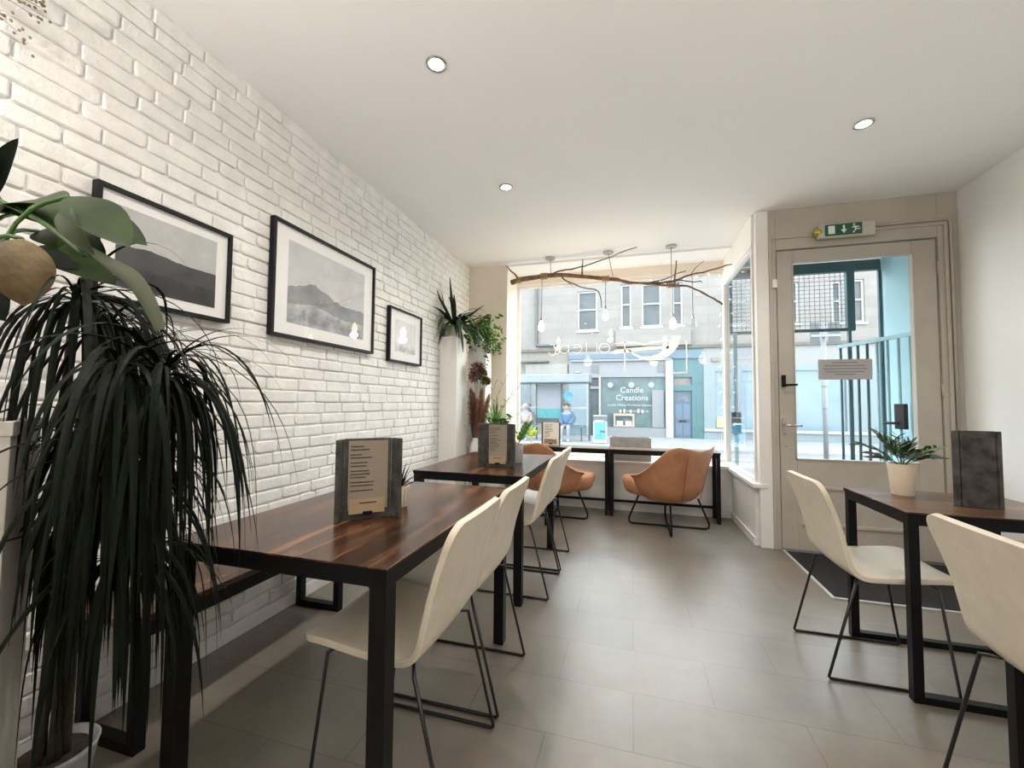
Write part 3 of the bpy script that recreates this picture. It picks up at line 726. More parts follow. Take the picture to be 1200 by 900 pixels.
# strap leaved plant on the nearer plinth
sp = pot('potted_strap_leaf_plant', 'strap leaved plant in a square white pot on top of the nearer corner plinth', (-1.79, 4.02, 1.855), .075, .095, .125, pot_white, sq=True)
sp.rotation_euler = (0, 0, PI/4)
rr = random.Random(21); TI = Matrix.Rotation(-PI/4, 4, 'Z')
def strap(az, el, L, hw, droop, mat, name):
    path = blade_path((0, 0, .11), az, el, L, droop, 9); out = []
    for q in path:
        g = q.copy()
        if g.x < -.085: g.x = -.085+(g.x+.085)*.1
        out.append(TI @ g)
    mm = MB(); mm.blade(out, [hw*(.35 if i == 0 else math.sin(PI*min(.97, .12+.88*i/9))**.7) for i in range(10)], TI @ Vector((-math.sin(az), math.cos(az), 0)), .25); mm.build(name, mat, sp, smooth=True)
for az, el, L, hw, dr_ in ((-1.9, 1.42, .52, .022, .01), (-2.0, 1.05, .44, .024, .05), (-1.75, .80, .42, .026, .10), (-2.4, 1.2, .40, .022, .06), (-1.2, 1.15, .36, .022, .06), (-.25, .62, .42, .026, .03), (-.1, .48, .40, .026, .05), (-.5, .75, .30, .022, .08)):
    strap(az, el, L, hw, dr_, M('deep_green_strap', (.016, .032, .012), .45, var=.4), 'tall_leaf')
for k in range(44):
    strap(rr.uniform(-2.9, .9), rr.uniform(.5, 1.35), rr.uniform(.30, .50), rr.uniform(.012, .019), rr.uniform(.22, .40), M('deep_green_strap', (.016, .032, .012), .45, var=.4) if k % 3 else leaf_mid, 'drooping_leaf')
# trailing plant on the second plinth
tp = pot('trailing_plant', 'bushy trailing green plant in a white pot on the rear corner plinth', (-1.665, 4.45, 1.845), .05, .065, .10, pot_white)
rr = random.Random(31)
for k in range(34):
    az = rr.uniform(-PI*.9, .3*PI); path = blade_path((0, 0, .09), az, rr.uniform(.7, 1.5), rr.uniform(.22, .40), rr.uniform(.2, .45), 9); v = MB(); v.tube(path, .0015, 4)
    for q in range(1, 10):
        for z in range(3):
            p = path[q]+Vector((rr.gauss(0, .012), rr.gauss(0, .012), rr.gauss(0, .012))); d = Vector((rr.gauss(0, 1), rr.gauss(0, 1), rr.gauss(-.4, .6))).normalized()
            oval_leaf(v, p, p+d*.046, .014, d.orthogonal(), 4, .45)
    v.build('vine', leaf_mid if k % 3 else leaf_bright, tp)
for k in range(2):
    v = MB(); pts = [(.055+.02*k, -.03-.02*k, .09), (.095+.02*k, -.075, .10), (.115, -.085-.02*k, .0), (.11+.015*k, -.085, -.10), (.10, -.09, -.17-.1*k)]
    v.tube(pts, .0016, 4); pts = spline([tuple(p) for p in pts], 4)
    for p in pts[3:]:
        d = Vector((rr.gauss(0, 1), rr.gauss(0, 1), -.6)).normalized(); oval_leaf(v, p, Vector(p)+d*.04, .013, d.orthogonal(), 4, .45)
    v.build('vine', leaf_mid, tp)
# low side stand with the vase of dried grasses
sd = thing('low_stand', 'low white stand under the vase in the corner', 'stand', (-1.60, 4.19, 0))
MB().box(-.09, .09, -.085, .085, .58, .61).build('stand_top', trim_white, sd, bevel=.003)
for a in (-.075, .055):
    for b in (-.075, .055): MB().box(a, a+.02, b, b+.02, 0, .58).build('leg', trim_white, sd)
vs = thing('dried_flower_vase', 'white vase of russet dried grasses and flower heads in the corner', 'vase', (-1.60, 4.19, .61))
MB().lathe([(.035, 0), (.062, .04), (.066, .09), (.045, .15), (.036, .18), (.040, .195), (.034, .19), (.030, .16)], n=24).build('vase', pot_white, vs, smooth=True)
rr = random.Random(41)
def plume(mb, a, b, r, n, ln, rnd):
    a, b = Vector(a), Vector(b); ax = (b-a)
    for k in range(n):
        u = rnd.random(); p = a+ax*u; az = rnd.uniform(0, 2*PI); o = ax.orthogonal().normalized(); o = Matrix.Rotation(az, 3, ax.normalized()) @ o
        rad = r*math.sin(PI*min(.97, max(.08, u)))**.6
        mb.blade([p, p+o*rad*.6+ax.normalized()*ln*.5, p+o*rad+ax.normalized()*ln], [.0025, .002, .0006], ax.cross(o), .2)
    mb.tube([a-(b-a)*.0, b], .003, 5)
for k, (dx, dy, z0, z1, r, mat) in enumerate(((-.03, -.03, .20, .66, .05, dried_dark), (.045, -.02, .20, .66, .042, dried_red), (.09, .0, .22, .60, .04, dried_red), (.02, -.04, .18, .55, .03, dried_red), (-.005, -.05, .2, .62, .05, dried_dark))):
    v = MB(); v.tube([(0, 0, .06), (dx*.3, dy*.3, z0)], .003, 5); plume(v, (dx*.3, dy*.3, z0-.04), (dx*1.5, dy*1.4, z1+.02), r*1.25, 900, .055, rr); v.build('grass_plume', mat, vs)
for k, (dx, dy, z, r) in enumerate(((.02, -.03, .93, .065), (.0, -.04, .84, .06), (.06, -.02, .88, .05), (.10, .02, .80, .035))):
    v = MB(); v.tube([(0, 0, .06), (dx*.5, dy*.5, z*.6), (dx, dy, z)], .0028, 5)
    for q in range(420):
        d = Vector((rr.gauss(0, 1), rr.gauss(0, 1), rr.gauss(.2, .9))).normalized(); c = Vector((dx, dy, z))+d*r*rr.uniform(.15, 1.05)
        oval_leaf(v, c, c+d*.026, .008, d.orthogonal(), 3, .5)
    v.build('flower_head', dried_dark if k < 2 else M('dried_olive', (.20, .17, .06), .8, var=.3), vs)
for k in range(5):
    v = MB(); a = rr.uniform(-.6, .8); path = blade_path((0, 0, .1), a, rr.uniform(1.0, 1.3), rr.uniform(.55, .85), .03, 8); v.tube(path, .0018, 4)
    for q in range(4, 9): oval_leaf(v, path[q], path[q]+Vector((.02*(-1)**q, -.01, .035)), .004, (0, 1, 0), 3)
    v.build('dry_stem', M('dry_stem_olive', (.22, .19, .08), .8), vs)
# bushy plant in a floor planter before the cream wall
bp = pot('bushy_floor_plant', 'bushy bright green plant in a tall planter before the cream wall corner', (-1.42, 4.30, 0), .105, .135, .86, pot_white)
rr = random.Random(51); m1 = MB(); tuft(m1, (0, 0, .83), 95, .44, .013, rr, (.5, 1.5), (.08, .26), 8, lim=lambda q: (max(q.x, -.32), min(q.y, .33), q.z)); m1.build('arching_leaves', leaf_bright, bp)
for k in range(9):
    az = rr.uniform(0, 2*PI); v = MB(); path = blade_path((0, 0, .82), az, rr.uniform(.6, 1.3), rr.uniform(.22, .36), .14, 7); v.tube(path, .003, 5)
    for q in range(3, 8):
        d = Vector((rr.gauss(0, .7), rr.gauss(0, .7)-.3, rr.gauss(0, .5))).normalized(); oval_leaf(v, path[q], path[q]+d*.075, .024, d.orthogonal(), 6, .45)
    v.build('leafy_stem', leaf_mid, bp)
# ------------------------------------------------------------------ big plants at the left
P1 = Vector((-1.234, .548, 0)); u_ = Vector((-.828, .561, 0)); v_ = Vector((-.561, -.828, 0)); ctr = P1+u_*.14+v_*.14
tp_ = thing('tall_planter', 'tall matt white square planter at the left edge of the photo', 'planter', tuple(ctr), math.atan2(u_.y, u_.x))
pm = MB(); q = []
for z, s in ((0, .131), (1.10, .139), (1.10, .142), (1.13, .142), (1.13, .125), (1.05, .125)):
    q.append([pm.bm.verts.new((a*s, b*s, z)) for a, b in ((-1, -1), (1, -1), (1, 1), (-1, 1))])
for A, B in zip(q, q[1:]):
    for i in range(4): pm.bm.faces.new((A[i], A[(i+1) % 4], B[(i+1) % 4], B[i]))
pm.bm.faces.new(q[0][::-1]); pm.bm.faces.new(q[-1]); pm.build('planter_body', planter_white, tp_, bevel=.003)
MB().box(-.12, .12, -.12, .12, 1.05, 1.09).build('soil', soil, tp_)
bl = thing('broad_leaf_plant', 'broad glossy leaved plant growing from the tall white planter, with one dried leaf', 'plant', (ctr.x, ctr.y, 1.09))
def W(p): return Vector(p)-Vector((ctr.x, ctr.y, 1.09))
def stalk(pts, r=.005): m = MB(); m.tube(spline([tuple(W(p)) for p in pts], 4), r, 7); m.build('stalk', leaf_mid, bl, smooth=True)
crown = (ctr.x+.02, ctr.y+.02, 1.30)
m = MB(); m.tube([(0, 0, -.03), (.01, .01, .1), tuple(W(crown))], .016, 8); m.build('stem', stem_brown, bl, smooth=True)
view = Vector((.85, -.5, -.25))
def bleaf(base, tip, hw, nrm, mat=leaf_big, belly=.42, curl=.02, cup=.18, st=True):
    m = MB(); oval_leaf(m, W(base), W(tip), hw, nrm, 12, belly, curl, cup); m.build('leaf', mat, bl, smooth=True)
    if st:
        b = Vector(base); c = Vector(crown); stalk([c, c.lerp(b, .5)+Vector((0, 0, .10)), b], .0045)
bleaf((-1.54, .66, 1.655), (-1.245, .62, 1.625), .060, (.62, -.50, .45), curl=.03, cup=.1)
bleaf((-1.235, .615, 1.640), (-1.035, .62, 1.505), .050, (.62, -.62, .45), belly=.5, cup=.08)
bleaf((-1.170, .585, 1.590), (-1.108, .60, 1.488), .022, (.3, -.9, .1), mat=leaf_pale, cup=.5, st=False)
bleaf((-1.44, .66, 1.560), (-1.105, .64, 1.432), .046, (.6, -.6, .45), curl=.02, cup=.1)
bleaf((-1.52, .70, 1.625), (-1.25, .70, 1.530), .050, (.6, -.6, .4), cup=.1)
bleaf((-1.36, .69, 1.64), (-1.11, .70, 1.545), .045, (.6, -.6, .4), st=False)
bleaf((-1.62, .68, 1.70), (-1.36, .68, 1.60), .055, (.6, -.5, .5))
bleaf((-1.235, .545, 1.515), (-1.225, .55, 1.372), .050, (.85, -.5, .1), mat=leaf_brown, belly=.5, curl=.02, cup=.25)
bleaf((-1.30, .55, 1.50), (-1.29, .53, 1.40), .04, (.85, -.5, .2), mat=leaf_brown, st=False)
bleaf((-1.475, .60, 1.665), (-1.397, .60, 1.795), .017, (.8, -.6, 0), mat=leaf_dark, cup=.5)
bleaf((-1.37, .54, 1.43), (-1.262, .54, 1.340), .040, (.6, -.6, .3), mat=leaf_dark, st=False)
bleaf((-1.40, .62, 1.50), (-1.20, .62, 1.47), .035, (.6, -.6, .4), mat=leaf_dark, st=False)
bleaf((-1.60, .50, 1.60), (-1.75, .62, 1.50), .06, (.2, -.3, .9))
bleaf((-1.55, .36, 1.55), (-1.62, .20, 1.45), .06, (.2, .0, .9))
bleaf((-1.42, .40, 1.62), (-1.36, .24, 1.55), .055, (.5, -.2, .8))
stalk([crown, (-1.50, .60, 1.68), (-1.45, .60, 1.65), (-1.29, .60, 1.580), (-1.14, .60, 1.490)], .0055)
m = MB(); pts = spline([tuple(W(p)) for p in ((-1.16, .60, 1.52), (-1.06, .60, 1.465), (-.995, .60, 1.430), (-.945, .60, 1.378), (-.905, .60, 1.318))], 4)
m.blade(pts, [.004+.010*math.sin(PI*i/(len(pts)-1))+.006*(i/(len(pts)-1)) for i in range(len(pts))], (.4, .2, .6), .3); m.build('leaf', leaf_pale, bl, smooth=True)
# dragon tree with long hanging leaves
dr = thing('dragon_tree', 'dark dragon tree with long hanging strap leaves before the nearest table', 'plant', (-1.62, .84, 0))
MB().lathe([(.075, 0), (.10, .15), (.105, .165), (.096, .165), (.088, .14)], n=28).build('pot', pot_grey, dr, smooth=True)
MB().lathe([(.087, .139), (.084, .148)], n=24).build('soil', soil, dr)
heads = [(-1.35, .70, 1.43, 62, .62), (-1.07, .72, 1.236, 52, .56), (-1.34, .76, 1.36, 48, .62), (-1.11, .66, 1.25, 44, .58), (-1.36, .74, 1.10, 60, .62), (-1.22, .72, 1.02, 60, .58), (-1.45, .80, .90, 44, .55), (-1.25, .76, .78, 48, .55)]
D0 = Vector((-1.62, .84, 0))
def lim(q):
    g = q+D0
    x = max(g.x, XL+.03+.02*R.random()); y = g.y
    if y > .87: y = .87+.065*(1-math.exp(-(y-.87)/.065))
    return (x-D0.x, y-D0.y, max(g.z, .02))
rr = random.Random(61)
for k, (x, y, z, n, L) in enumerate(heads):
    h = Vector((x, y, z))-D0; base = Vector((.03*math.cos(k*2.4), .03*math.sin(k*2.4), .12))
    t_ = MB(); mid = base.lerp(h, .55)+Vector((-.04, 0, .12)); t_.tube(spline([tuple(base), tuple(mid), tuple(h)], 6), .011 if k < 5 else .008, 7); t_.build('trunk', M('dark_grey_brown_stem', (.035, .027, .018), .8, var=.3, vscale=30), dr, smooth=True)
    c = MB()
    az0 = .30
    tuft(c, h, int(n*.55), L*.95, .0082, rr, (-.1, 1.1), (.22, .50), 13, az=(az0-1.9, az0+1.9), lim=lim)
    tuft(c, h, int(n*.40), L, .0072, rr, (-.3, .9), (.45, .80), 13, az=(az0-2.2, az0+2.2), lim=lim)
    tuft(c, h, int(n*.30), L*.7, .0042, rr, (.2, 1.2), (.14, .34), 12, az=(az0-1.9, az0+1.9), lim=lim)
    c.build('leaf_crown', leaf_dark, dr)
# dried sprig high on the brick wall
dsg = MB(); rr = random.Random(71)
for k in range(9):
    a = Vector((XL+.012, .60, 2.38)); b = Vector((XL+.02+rr.uniform(0, .05), .76+rr.uniform(-.03, .06), 2.40+rr.uniform(-.06, .10))); dsg.tube([a, a.lerp(b, .5)+Vector((.01, 0, .02)), b], .0012, 4)
    for q in range(7): dsg.sphere(b+Vector((rr.uniform(0, .02), rr.gauss(0, .018), rr.gauss(0, .018))), .0045, 6, 4)
tag(dsg.build('dried_flower_sprig', M('dried_sprig', (.22, .17, .11), .9, var=.3)), 'dried flower sprig fixed high on the brick wall at the upper left', 'dried flowers')
# ------------------------------------------------------------------ branch chandelier
bl_ = thing('branch_chandelier', 'driftwood branch hung before the window with rope wrapped pendant bulbs', 'light fitting', (0, 4.62, 2.45))
O = Vector((0, 4.62, 2.45))
def bpt(x, z, y=4.62): return (x, y-4.62, z-2.45)
m = MB()
main = spline([bpt(-1.349, 2.586), bpt(-1.236, 2.608), bpt(-1.073, 2.626), bpt(-0.904, 2.633), bpt(-0.670, 2.618), bpt(-0.452, 2.582), bpt(-0.295, 2.551), bpt(-0.150, 2.527), bpt(-0.025, 2.490), bpt(0.177, 2.462), bpt(0.322, 2.437), bpt(0.482, 2.420), bpt(0.581, 2.404), bpt(0.670, 2.350), bpt(0.806, 2.262), bpt(0.892, 2.198)], 3)
n = len(main); m.tube([Vector(p)+Vector((0, 0, R.uniform(-.004, .004))) for p in main], [.031-.023*(i/(n-1))**.8+R.uniform(-.003, .003) for i in range(n)], 9); m.build('main_branch', branch_mat, bl_, smooth=True)
for pts, r in (([bpt(-0.89, 2.639), bpt(-0.770, 2.671, 4.60), bpt(-0.642, 2.671, 4.58), bpt(-0.540, 2.682, 4.56), bpt(-0.452, 2.691, 4.54), bpt(-0.332, 2.72, 4.52), bpt(-0.194, 2.745, 4.49), bpt(-0.06, 2.782, 4.46), bpt(0.06, 2.80, 4.43)], .010),
               ([bpt(-1.25, 2.59), bpt(-1.291, 2.666), bpt(-1.35, 2.72), bpt(-1.405, 2.785)], .013), ([bpt(-.528, 2.584), bpt(-.522, 2.70), bpt(-.518, 2.79)], .011),
               ([bpt(-0.76, 2.63), bpt(-0.728, 2.573), bpt(-0.641, 2.525), bpt(-0.480, 2.456), bpt(-0.390, 2.438), bpt(-0.332, 2.379), bpt(-0.314, 2.227)], .010), ([bpt(-0.747, 2.60), bpt(-0.641, 2.499), bpt(-.60, 2.48)], .004),
               ([bpt(0.10, 2.473), bpt(0.177, 2.473), bpt(0.348, 2.502), bpt(0.458, 2.548), bpt(0.550, 2.572)], .009), ([bpt(.05, 2.478), bpt(0.220, 2.463), bpt(0.348, 2.466), bpt(0.483, 2.492), bpt(0.591, 2.526), bpt(0.721, 2.545), bpt(0.842, 2.571), bpt(0.95, 2.600), bpt(.985, 2.602)], .012), ([bpt(0.36, 2.451), bpt(0.482, 2.474), bpt(0.614, 2.449), bpt(0.685, 2.451), bpt(0.701, 2.435)], .008),
               ([bpt(.436, 2.43), bpt(.438, 2.495), bpt(.45, 2.60), bpt(.457, 2.691)], .011), ([bpt(0.595, 2.53), bpt(.65, 2.60), bpt(0.722, 2.659)], .005)):
    q = spline(pts, 4); m = MB(); m.tube([Vector(p)+Vector((R.uniform(-.002, .002), 0, R.uniform(-.003, .003))) for p in q], [r*(1-.55*i/(len(q)-1)) for i in range(len(q))], 7); m.build('twig', branch_mat, bl_, smooth=True)
def coil(x, z, r, n, L):
    m = MB(); pts = []
    for k in range(n*10+1):
        a = 2*PI*k/10; pts.append(bpt(x-L/2+L*k/(n*10), z+r*math.cos(a), 4.62+r*math.sin(a)))
    m.tube(pts, .005, 5); m.build('rope_wrap', jute, bl_, smooth=True)
coil(-.96, 2.628, .036, 5, .08); coil(-.27, 2.548, .033, 5, .08); coil(.42, 2.43, .027, 7, .12); coil(-1.25, 2.604, .034, 3, .05)
for x0, x1, zb, lit, zr in ((-.980, -.987, 2.156, True, 2.62), (-.271, -.272, 2.246, True, 2.545), (.421, .418, 2.123, True, 2.43), (.607, .611, 2.114, False, 2.53)):
    m = MB(); m.tube([bpt(x0, zr), bpt(x1*.5+x0*.5, (zr+zb)/2), bpt(x1, zb)], .0035, 6); m.build('cord', M('grey_flex', (.20, .19, .17), .7), bl_)
    b = MB().lathe([(.010, -.036), (.017, -.05), (.026, -.072), (.034, -.10), (.036, -.118), (.032, -.138), (.020, -.152), (.006, -.158)], n=20)
    bo = b.build('bulb', bulb_glow if lit else clear_glass, bl_, smooth=True); bo.location = bpt(x1, zb)
    hm = MB(); hm.lathe([(.011, -.042), (.014, -.010), (.009, .002)], n=14); ho = hm.build('lamp_holder', chrome, bl_, smooth=True); ho.location = bpt(x1, zb)
    if lit:
        l = lamp('bulb_glow_light', 'POINT', bpt(x1, zb-.20), BULB_W, (1, .84, .62), size=.04); l.parent = bl_
    else:
        fm = MB(); fm.tube([(-.008, 0, -.045), (-.010, 0, -.10), (0, 0, -.12), (.010, 0, -.10), (.008, 0, -.045)], .0016, 5); fo = fm.build('filament', black_metal, bl_, smooth=True); fo.location = bpt(x1, zb)
for x, y, xr, zr in ((-.882, 4.60, -.879, 2.63), (-.239, 4.575, -.188, 2.545), (.401, 4.56, .405, 2.44)):
    m = MB(); m.lathe([(.055, 2.829-2.45-.018), (.055, 2.829-2.45-.002)], cx=x, cy=y-4.62, n=24); m.build('ceiling_rose', M('grey_rose', (.45, .44, .42), .5), bl_, smooth=False)
    m = MB(); m.tube([bpt(x, 2.81, y), bpt(xr, zr)], .0035, 6); m.build('hanging_cord', M('grey_flex', (.20, .19, .17), .7), bl_)
# ------------------------------------------------------------------ window lettering and fairy lights
wl = thing('window_logo', 'white outline logo and thin lettering on the shop window, read from outside', 'window lettering', (0, 5.186, 1.86))
def stroke(pts, r=.0045): MB().tube([(x, 0, z-1.86) for x, z in pts], r, 6).build('letter', decal, wl, smooth=True)
def a2(cx, cz, r, a0, a1, ry=None): return [(p[0], p[2]) for p in arc((cx, 0, cz), r, a0, a1, 14, 'xz', ry)]
stroke([(-1.00, 1.925)]+[(-.94, 1.92)]+a2(-.965, 1.84, .045, 60, -170, .055))
stroke([(-.875, 1.925), (-.875, 1.85)]+a2(-.905, 1.835, .03, 0, -130))
stroke(a2(-.815, 1.86, .058, 0, 360, .052)); stroke([(-.757, 1.92), (-.757, 1.80)])
stroke(a2(-.655, 1.86, .060, 130, -140, .055)); stroke([(-.70, 1.868), (-.60, 1.885)])
stroke([(-.535, 1.93), (-.535, 1.805)]); stroke([(-.41, 1.93), (-.41, 1.81)]); stroke([(-.425, 1.815), (-.395, 1.815)])
stroke(a2(-.32, 1.86, .066, 0, 360, .056)); stroke([(-.375, 1.872), (-.265, 1.872)])
lg = MB()
for a in ((-.085, -.072, 1.555, 1.945), (.605, .62, 1.54, 1.915), (.44, .605, 1.54, 1.556)): lg.box(a[0], a[1], -.002, .002, a[2]-1.86, a[3]-1.86)
lg.build('logo_frame', decal, wl)
outer = [(-.04, 1.83), (.02, 1.765), (.10, 1.72), (.20, 1.695), (.30, 1.70), (.40, 1.735), (.48, 1.80), (.53, 1.88), (.55, 1.98)]
inner = [(.46, 1.98), (.43, 1.90), (.38, 1.83), (.31, 1.775), (.22, 1.745), (.12, 1.745), (.03, 1.785), (-.03, 1.84)]
sw = MB().prism([(x, z-1.86) for x, z in outer+inner], -.002, .002); sw.build('logo_bowl', decal, wl)
o2 = [(-.26, 1.80), (-.18, 1.835), (.0, 1.85), (.20, 1.865), (.42, 1.865), (.42, 1.835), (.20, 1.825), (.0, 1.805), (-.20, 1.785)]
MB().prism([(x, z-1.86) for x, z in o2], -.002, .002).build('logo_stroke', decal, wl)
o3 = [(-.25, 1.90), (-.05, 1.935), (.05, 1.92), (.15, 1.90), (.25, 1.925), (.35, 1.93), (.45, 1.92), (.36, 1.915), (.25, 1.905), (.15, 1.88), (.04, 1.90), (-.05, 1.915)]
MB().prism([(x, z-1.86) for x, z in o3], -.002, .002).build('logo_steam', decal, wl)
fl = thing('fairy_lights', 'string of small white fairy lights along the top and right edge of the shop window', 'fairy lights', (.97, 5.15, 2.66))
path = [(-.75, 0, -.012), (-.5, 0, -.03), (-.25, 0, -.012), (0, 0, -.02), (.005, 0, -.3), (-.01, 0, -.6), (.006, 0, -.9), (-.012, 0, -1.2), (.004, 0, -1.5), (-.008, 0, -1.9)]
MB().tube(spline(path, 4), .0022, 5).build('cable', M('clear_cable', (.6, .62, .6), .4), fl)
pts = spline(path, 2)
for p in pts[::1]:
    MB().sphere((p[0]+R.uniform(-.012, .012), p[1]-.006, p[2]+R.uniform(-.01, .01)), .008, 8, 6).build('fairy_bulb', fairy_glow, fl, smooth=True)
# ------------------------------------------------------------------ the recessed entrance outside the door
struct(MB().box(1.03, 2.7, 4.0, 5.3, -.14, -.02).build('floor_lobby', pave_mat))
struct(MB().box(1.03, 2.75, 4.03, 5.3, 2.76, 2.9).build('ceiling_lobby', gate_pale))
ew = MB(); A = [(2.36, 4.03), (2.54, 5.28), (2.75, 5.28), (2.60, 4.03)]
ew.bm.faces.new([ew.bm.verts.new((x, y, -.1)) for x, y in A][::-1]); vb = [v for v in ew.bm.verts]
vt = [ew.bm.verts.new((x, y, 2.76)) for x, y in A]; ew.bm.faces.new(vt)
for i in range(4): ew.bm.faces.new((vb[i], vb[(i+1) % 4], vt[(i+1) % 4], vt[i]))
struct(ew.build('wall_lobby', gate_pale))
gf = thing('mesh_transom', 'dark teal frame with wire mesh over the recessed entrance, seen through the door', 'mesh panel', (1.08, 5.25, 2.0))
g = MB(); g.box(0, 1.44, -.03, .03, .62, .73); g.box(1.135, 1.205, -.03, .03, -.02, .62); g.box(0, 1.135, -.018, .018, -.02, .01); g.box(1.425, 1.45, -.015, .015, -2.1, .62); g.box(0, .03, -.02, .02, .01, .62)
g.box(1.145, 1.17, -.02, .02, -2.1, -.02); g.build('steel_frame', gate_teal, gf)
wm = MB()
for k in range(1, 23): x = .03+k*1.105/23; wm.tube([(x, 0, .01), (x, 0, .62)], .0028, 4, False)
for k in range(1, 14): z = .01+k*.61/14; wm.tube([(.03, .004, z), (1.135, .004, z)], .0028, 4, False)
wm.build('wire_mesh', gate_teal, gf)
ga = Vector((2.335, 4.23, 0)); gb = Vector((2.09, 5.14, 0)); gd = (gb-ga).normalized()
gt = thing('barred_gate', 'pale teal barred gate standing open inside the entrance, with a black lock', 'gate', tuple(ga), math.atan2(gd.y, gd.x))
Lg = (gb-ga).length
rl = MB()
for z in (.10, .42, 1.78): rl.box(0, Lg, -.014, .014, z, z+.035)
rl.build('rail', gate_pale, gt)
for k in range(9): MB().tube([(.03+k*(Lg-.06)/8, 0, .0), (.03+k*(Lg-.06)/8, 0, 1.80)], .012, 8).build('bar', gate_teal if k > 4 else gate_pale, gt, smooth=True)
MB().box(.16, .26, .015, .05, .98, 1.20).build('lock_case', black_metal, gt, bevel=.005)
MB().tube([(.22, .05, 1.03), (.22, .075, 1.03), (.32, .08, 1.03)], .012, 7).build('lock_lever', black_metal, gt, smooth=True)
lp = thing('gate_post', 'slim teal gate post with a lock case beside the side window, outside', 'post', (1.115, 5.16, -.02))
MB().box(-.018, .018, -.018, .018, 0, 2.0).build('post_bar', gate_pale, lp)
MB().box(-.045, .045, -.03, .03, .88, 1.12).build('lock_case', st_pipe, lp, bevel=.006)
# ------------------------------------------------------------------ street
struct(MB().box(-14, 18, 5.3, 7.4, -.3, -.13).build('ground_pavement', pave_mat))
struct(MB().box(-14, 18, 7.4, 13.4, -.4, -.22).build('ground_road', road_mat))
struct(MB().box(-14, 18, 13.4, 17.6, -.3, -.13).build('ground_far_pavement', pave_mat))
YF = 17.5
tb = thing('stone_terrace', 'pale stone terrace with white sash windows across the street, above the shops', 'building', (0, YF, 0))
WIN = [(-2.18, -1.36, 4.23, 5.90), (-.42, 0, 4.30, 6.08), (.40, 1.15, 4.30, 6.05), (1.56, 1.95, 4.30, 6.0), (5.55, 5.92, 4.2, 5.75), (6.95, 7.27, 4.15, 5.68), (7.62, 7.95, 4.15, 5.70), (9.6, 10.5, 4.2, 5.8), (-6.6, -5.7, 4.2, 5.9)]
wmb = MB(); holes_wall(wmb, -12, 16, 3.40, 7.2, 0, .5, WIN); wmb.build('upper_wall', st_stone, tb)
MB().box(-12, 16, -.10, .1, 3.38, 3.50).build('stone_band', st_band, tb)
for a, b, c, d in WIN:
    f = MB(); w_ = .07
    f.box(a, a+w_, .06, .16, c, d); f.box(b-w_, b, .06, .16, c, d); f.box(a+w_, b-w_, .06, .16, c, c+w_); f.box(a+w_, b-w_, .06, .16, d-w_, d); f.box(a+w_, b-w_, .05, .14, (c+d)/2-.03+.05, (c+d)/2+.03+.05)
    f.box(a-.06, b+.06, -.06, .06, c-.08, c)
    wf_ = f.build('sash_window', st_whiteframe, tb); MB().box(a+w_, b-w_, .12, .13, c+w_, d-w_).build('pane', st_pane, wf_)
MB().tube([(-3.95, -.08, 7.15), (-3.94, -.08, 3.72), (-3.9, -.08, 3.64), (-3.08, -.08, 3.64)], .06, 8).build('drainpipe', st_pipe, tb, smooth=True)
bay = MB(); bay.prism([(-.7, 0), (2.3, 0)][:0] or [(-.62, 3.5), (2.2, 3.5), (2.2, 4.18), (-.62, 4.18)], -.25, 0); bay.build('bay_apron', st_stone, tb)
# beige shop at left
ls = thing('beige_shop', 'beige shop front with a shuttered window behind the bus shelter', 'building', (0, YF, 0))
MB().box(-12, -2.53, 0, .4, -.15, 3.38).build('wall', st_beige, ls)
MB().box(-4.4, -2.6, -.10, 0, 2.35, 2.85).build('sign_board', M('cream_sign_board', (0.15, 0.145, 0.131), .6), ls)
MB().box(-4.9, -3.4, -.22, 0, 2.93, 2.99).build('awning_rail', st_pipe, ls)
sh = MB(); sh.box(-4.8, -4.2, -.04, 0, 0, 2.2)
for k in range(20): sh.box(-4.8, -4.2, -.06, -.04, .05+k*.108, .10+k*.108)
sh.build('roller_shutter', st_grey, ls); MB().box(-3.9, -2.7, -.05, 0, .4, 2.2).build('window', st_pane, ls)
# candle shop
cs = thing('candle_shop', 'pale blue candle shop across the street with white lettering on its window', 'building', (0, YF, 0))
cw = MB(); holes_wall(cw, -2.53, 1.55, -.15, 3.38, -.05, .4, [(-1.24, 1.28, .24, 2.27), (-1.72, -1.30, -.12, 1.80), (-1.72, -1.3, 1.9, 2.26)]); cw.build('wall', st_paleblue, cs)
MB().box(-2.53, 1.55, -.12, -.05, 3.02, 3.22).build('fascia_band', st_blue, cs)
MB().box(-2.45, 1.5, -.16, -.05, 2.92, 3.0).build('cornice', st_paleblue, cs)
MB().box(-1.24, 1.28, .10, .12, .24, 2.27).build('shop_window', st_shopglass, cs)
MB().box(-1.72, -1.30, .08, .12, -.12, 1.80).build('shop_door', M('dark_shop_door', (0.04, 0.048, 0.052), .3, var=.4), cs)
MB().box(-1.72, -1.30, .10, .12, 1.9, 2.26).build('fanlight', st_pane, cs)
fr_ = MB(); fr_.box(-1.30, -1.22, -.08, -.05, -.12, 2.30); fr_.box(-1.8, -1.72, -.08, -.05, -.12, 2.30); fr_.box(1.28, 1.55, -.12, -.05, -.12, 2.95); fr_.build('frame', st_whiteframe, cs)
for x in (-1.62, .98): MB().box(x, x+.32, -.07, -.05, 2.45, 2.78).build('vent', st_grey, cs)
MB().box(.78, 1.22, .02, .08, .26, 1.75).build('white_blind', st_paleblue, cs)
MB().lathe([(.12, -.02), (.12, .02)], n=20).build('wall_lamp', st_whiteframe, cs).location = (-2.15, -.1, 2.48)
text_obj('letter_row', 'Candle', .32, (.0, .06, 1.74), M('shop_lettering', (.3, .3, .3), .6), cs); text_obj('letter_row', 'Creations', .32, (.0, .06, 1.43), M('shop_lettering', (.3, .3, .3), .6), cs)
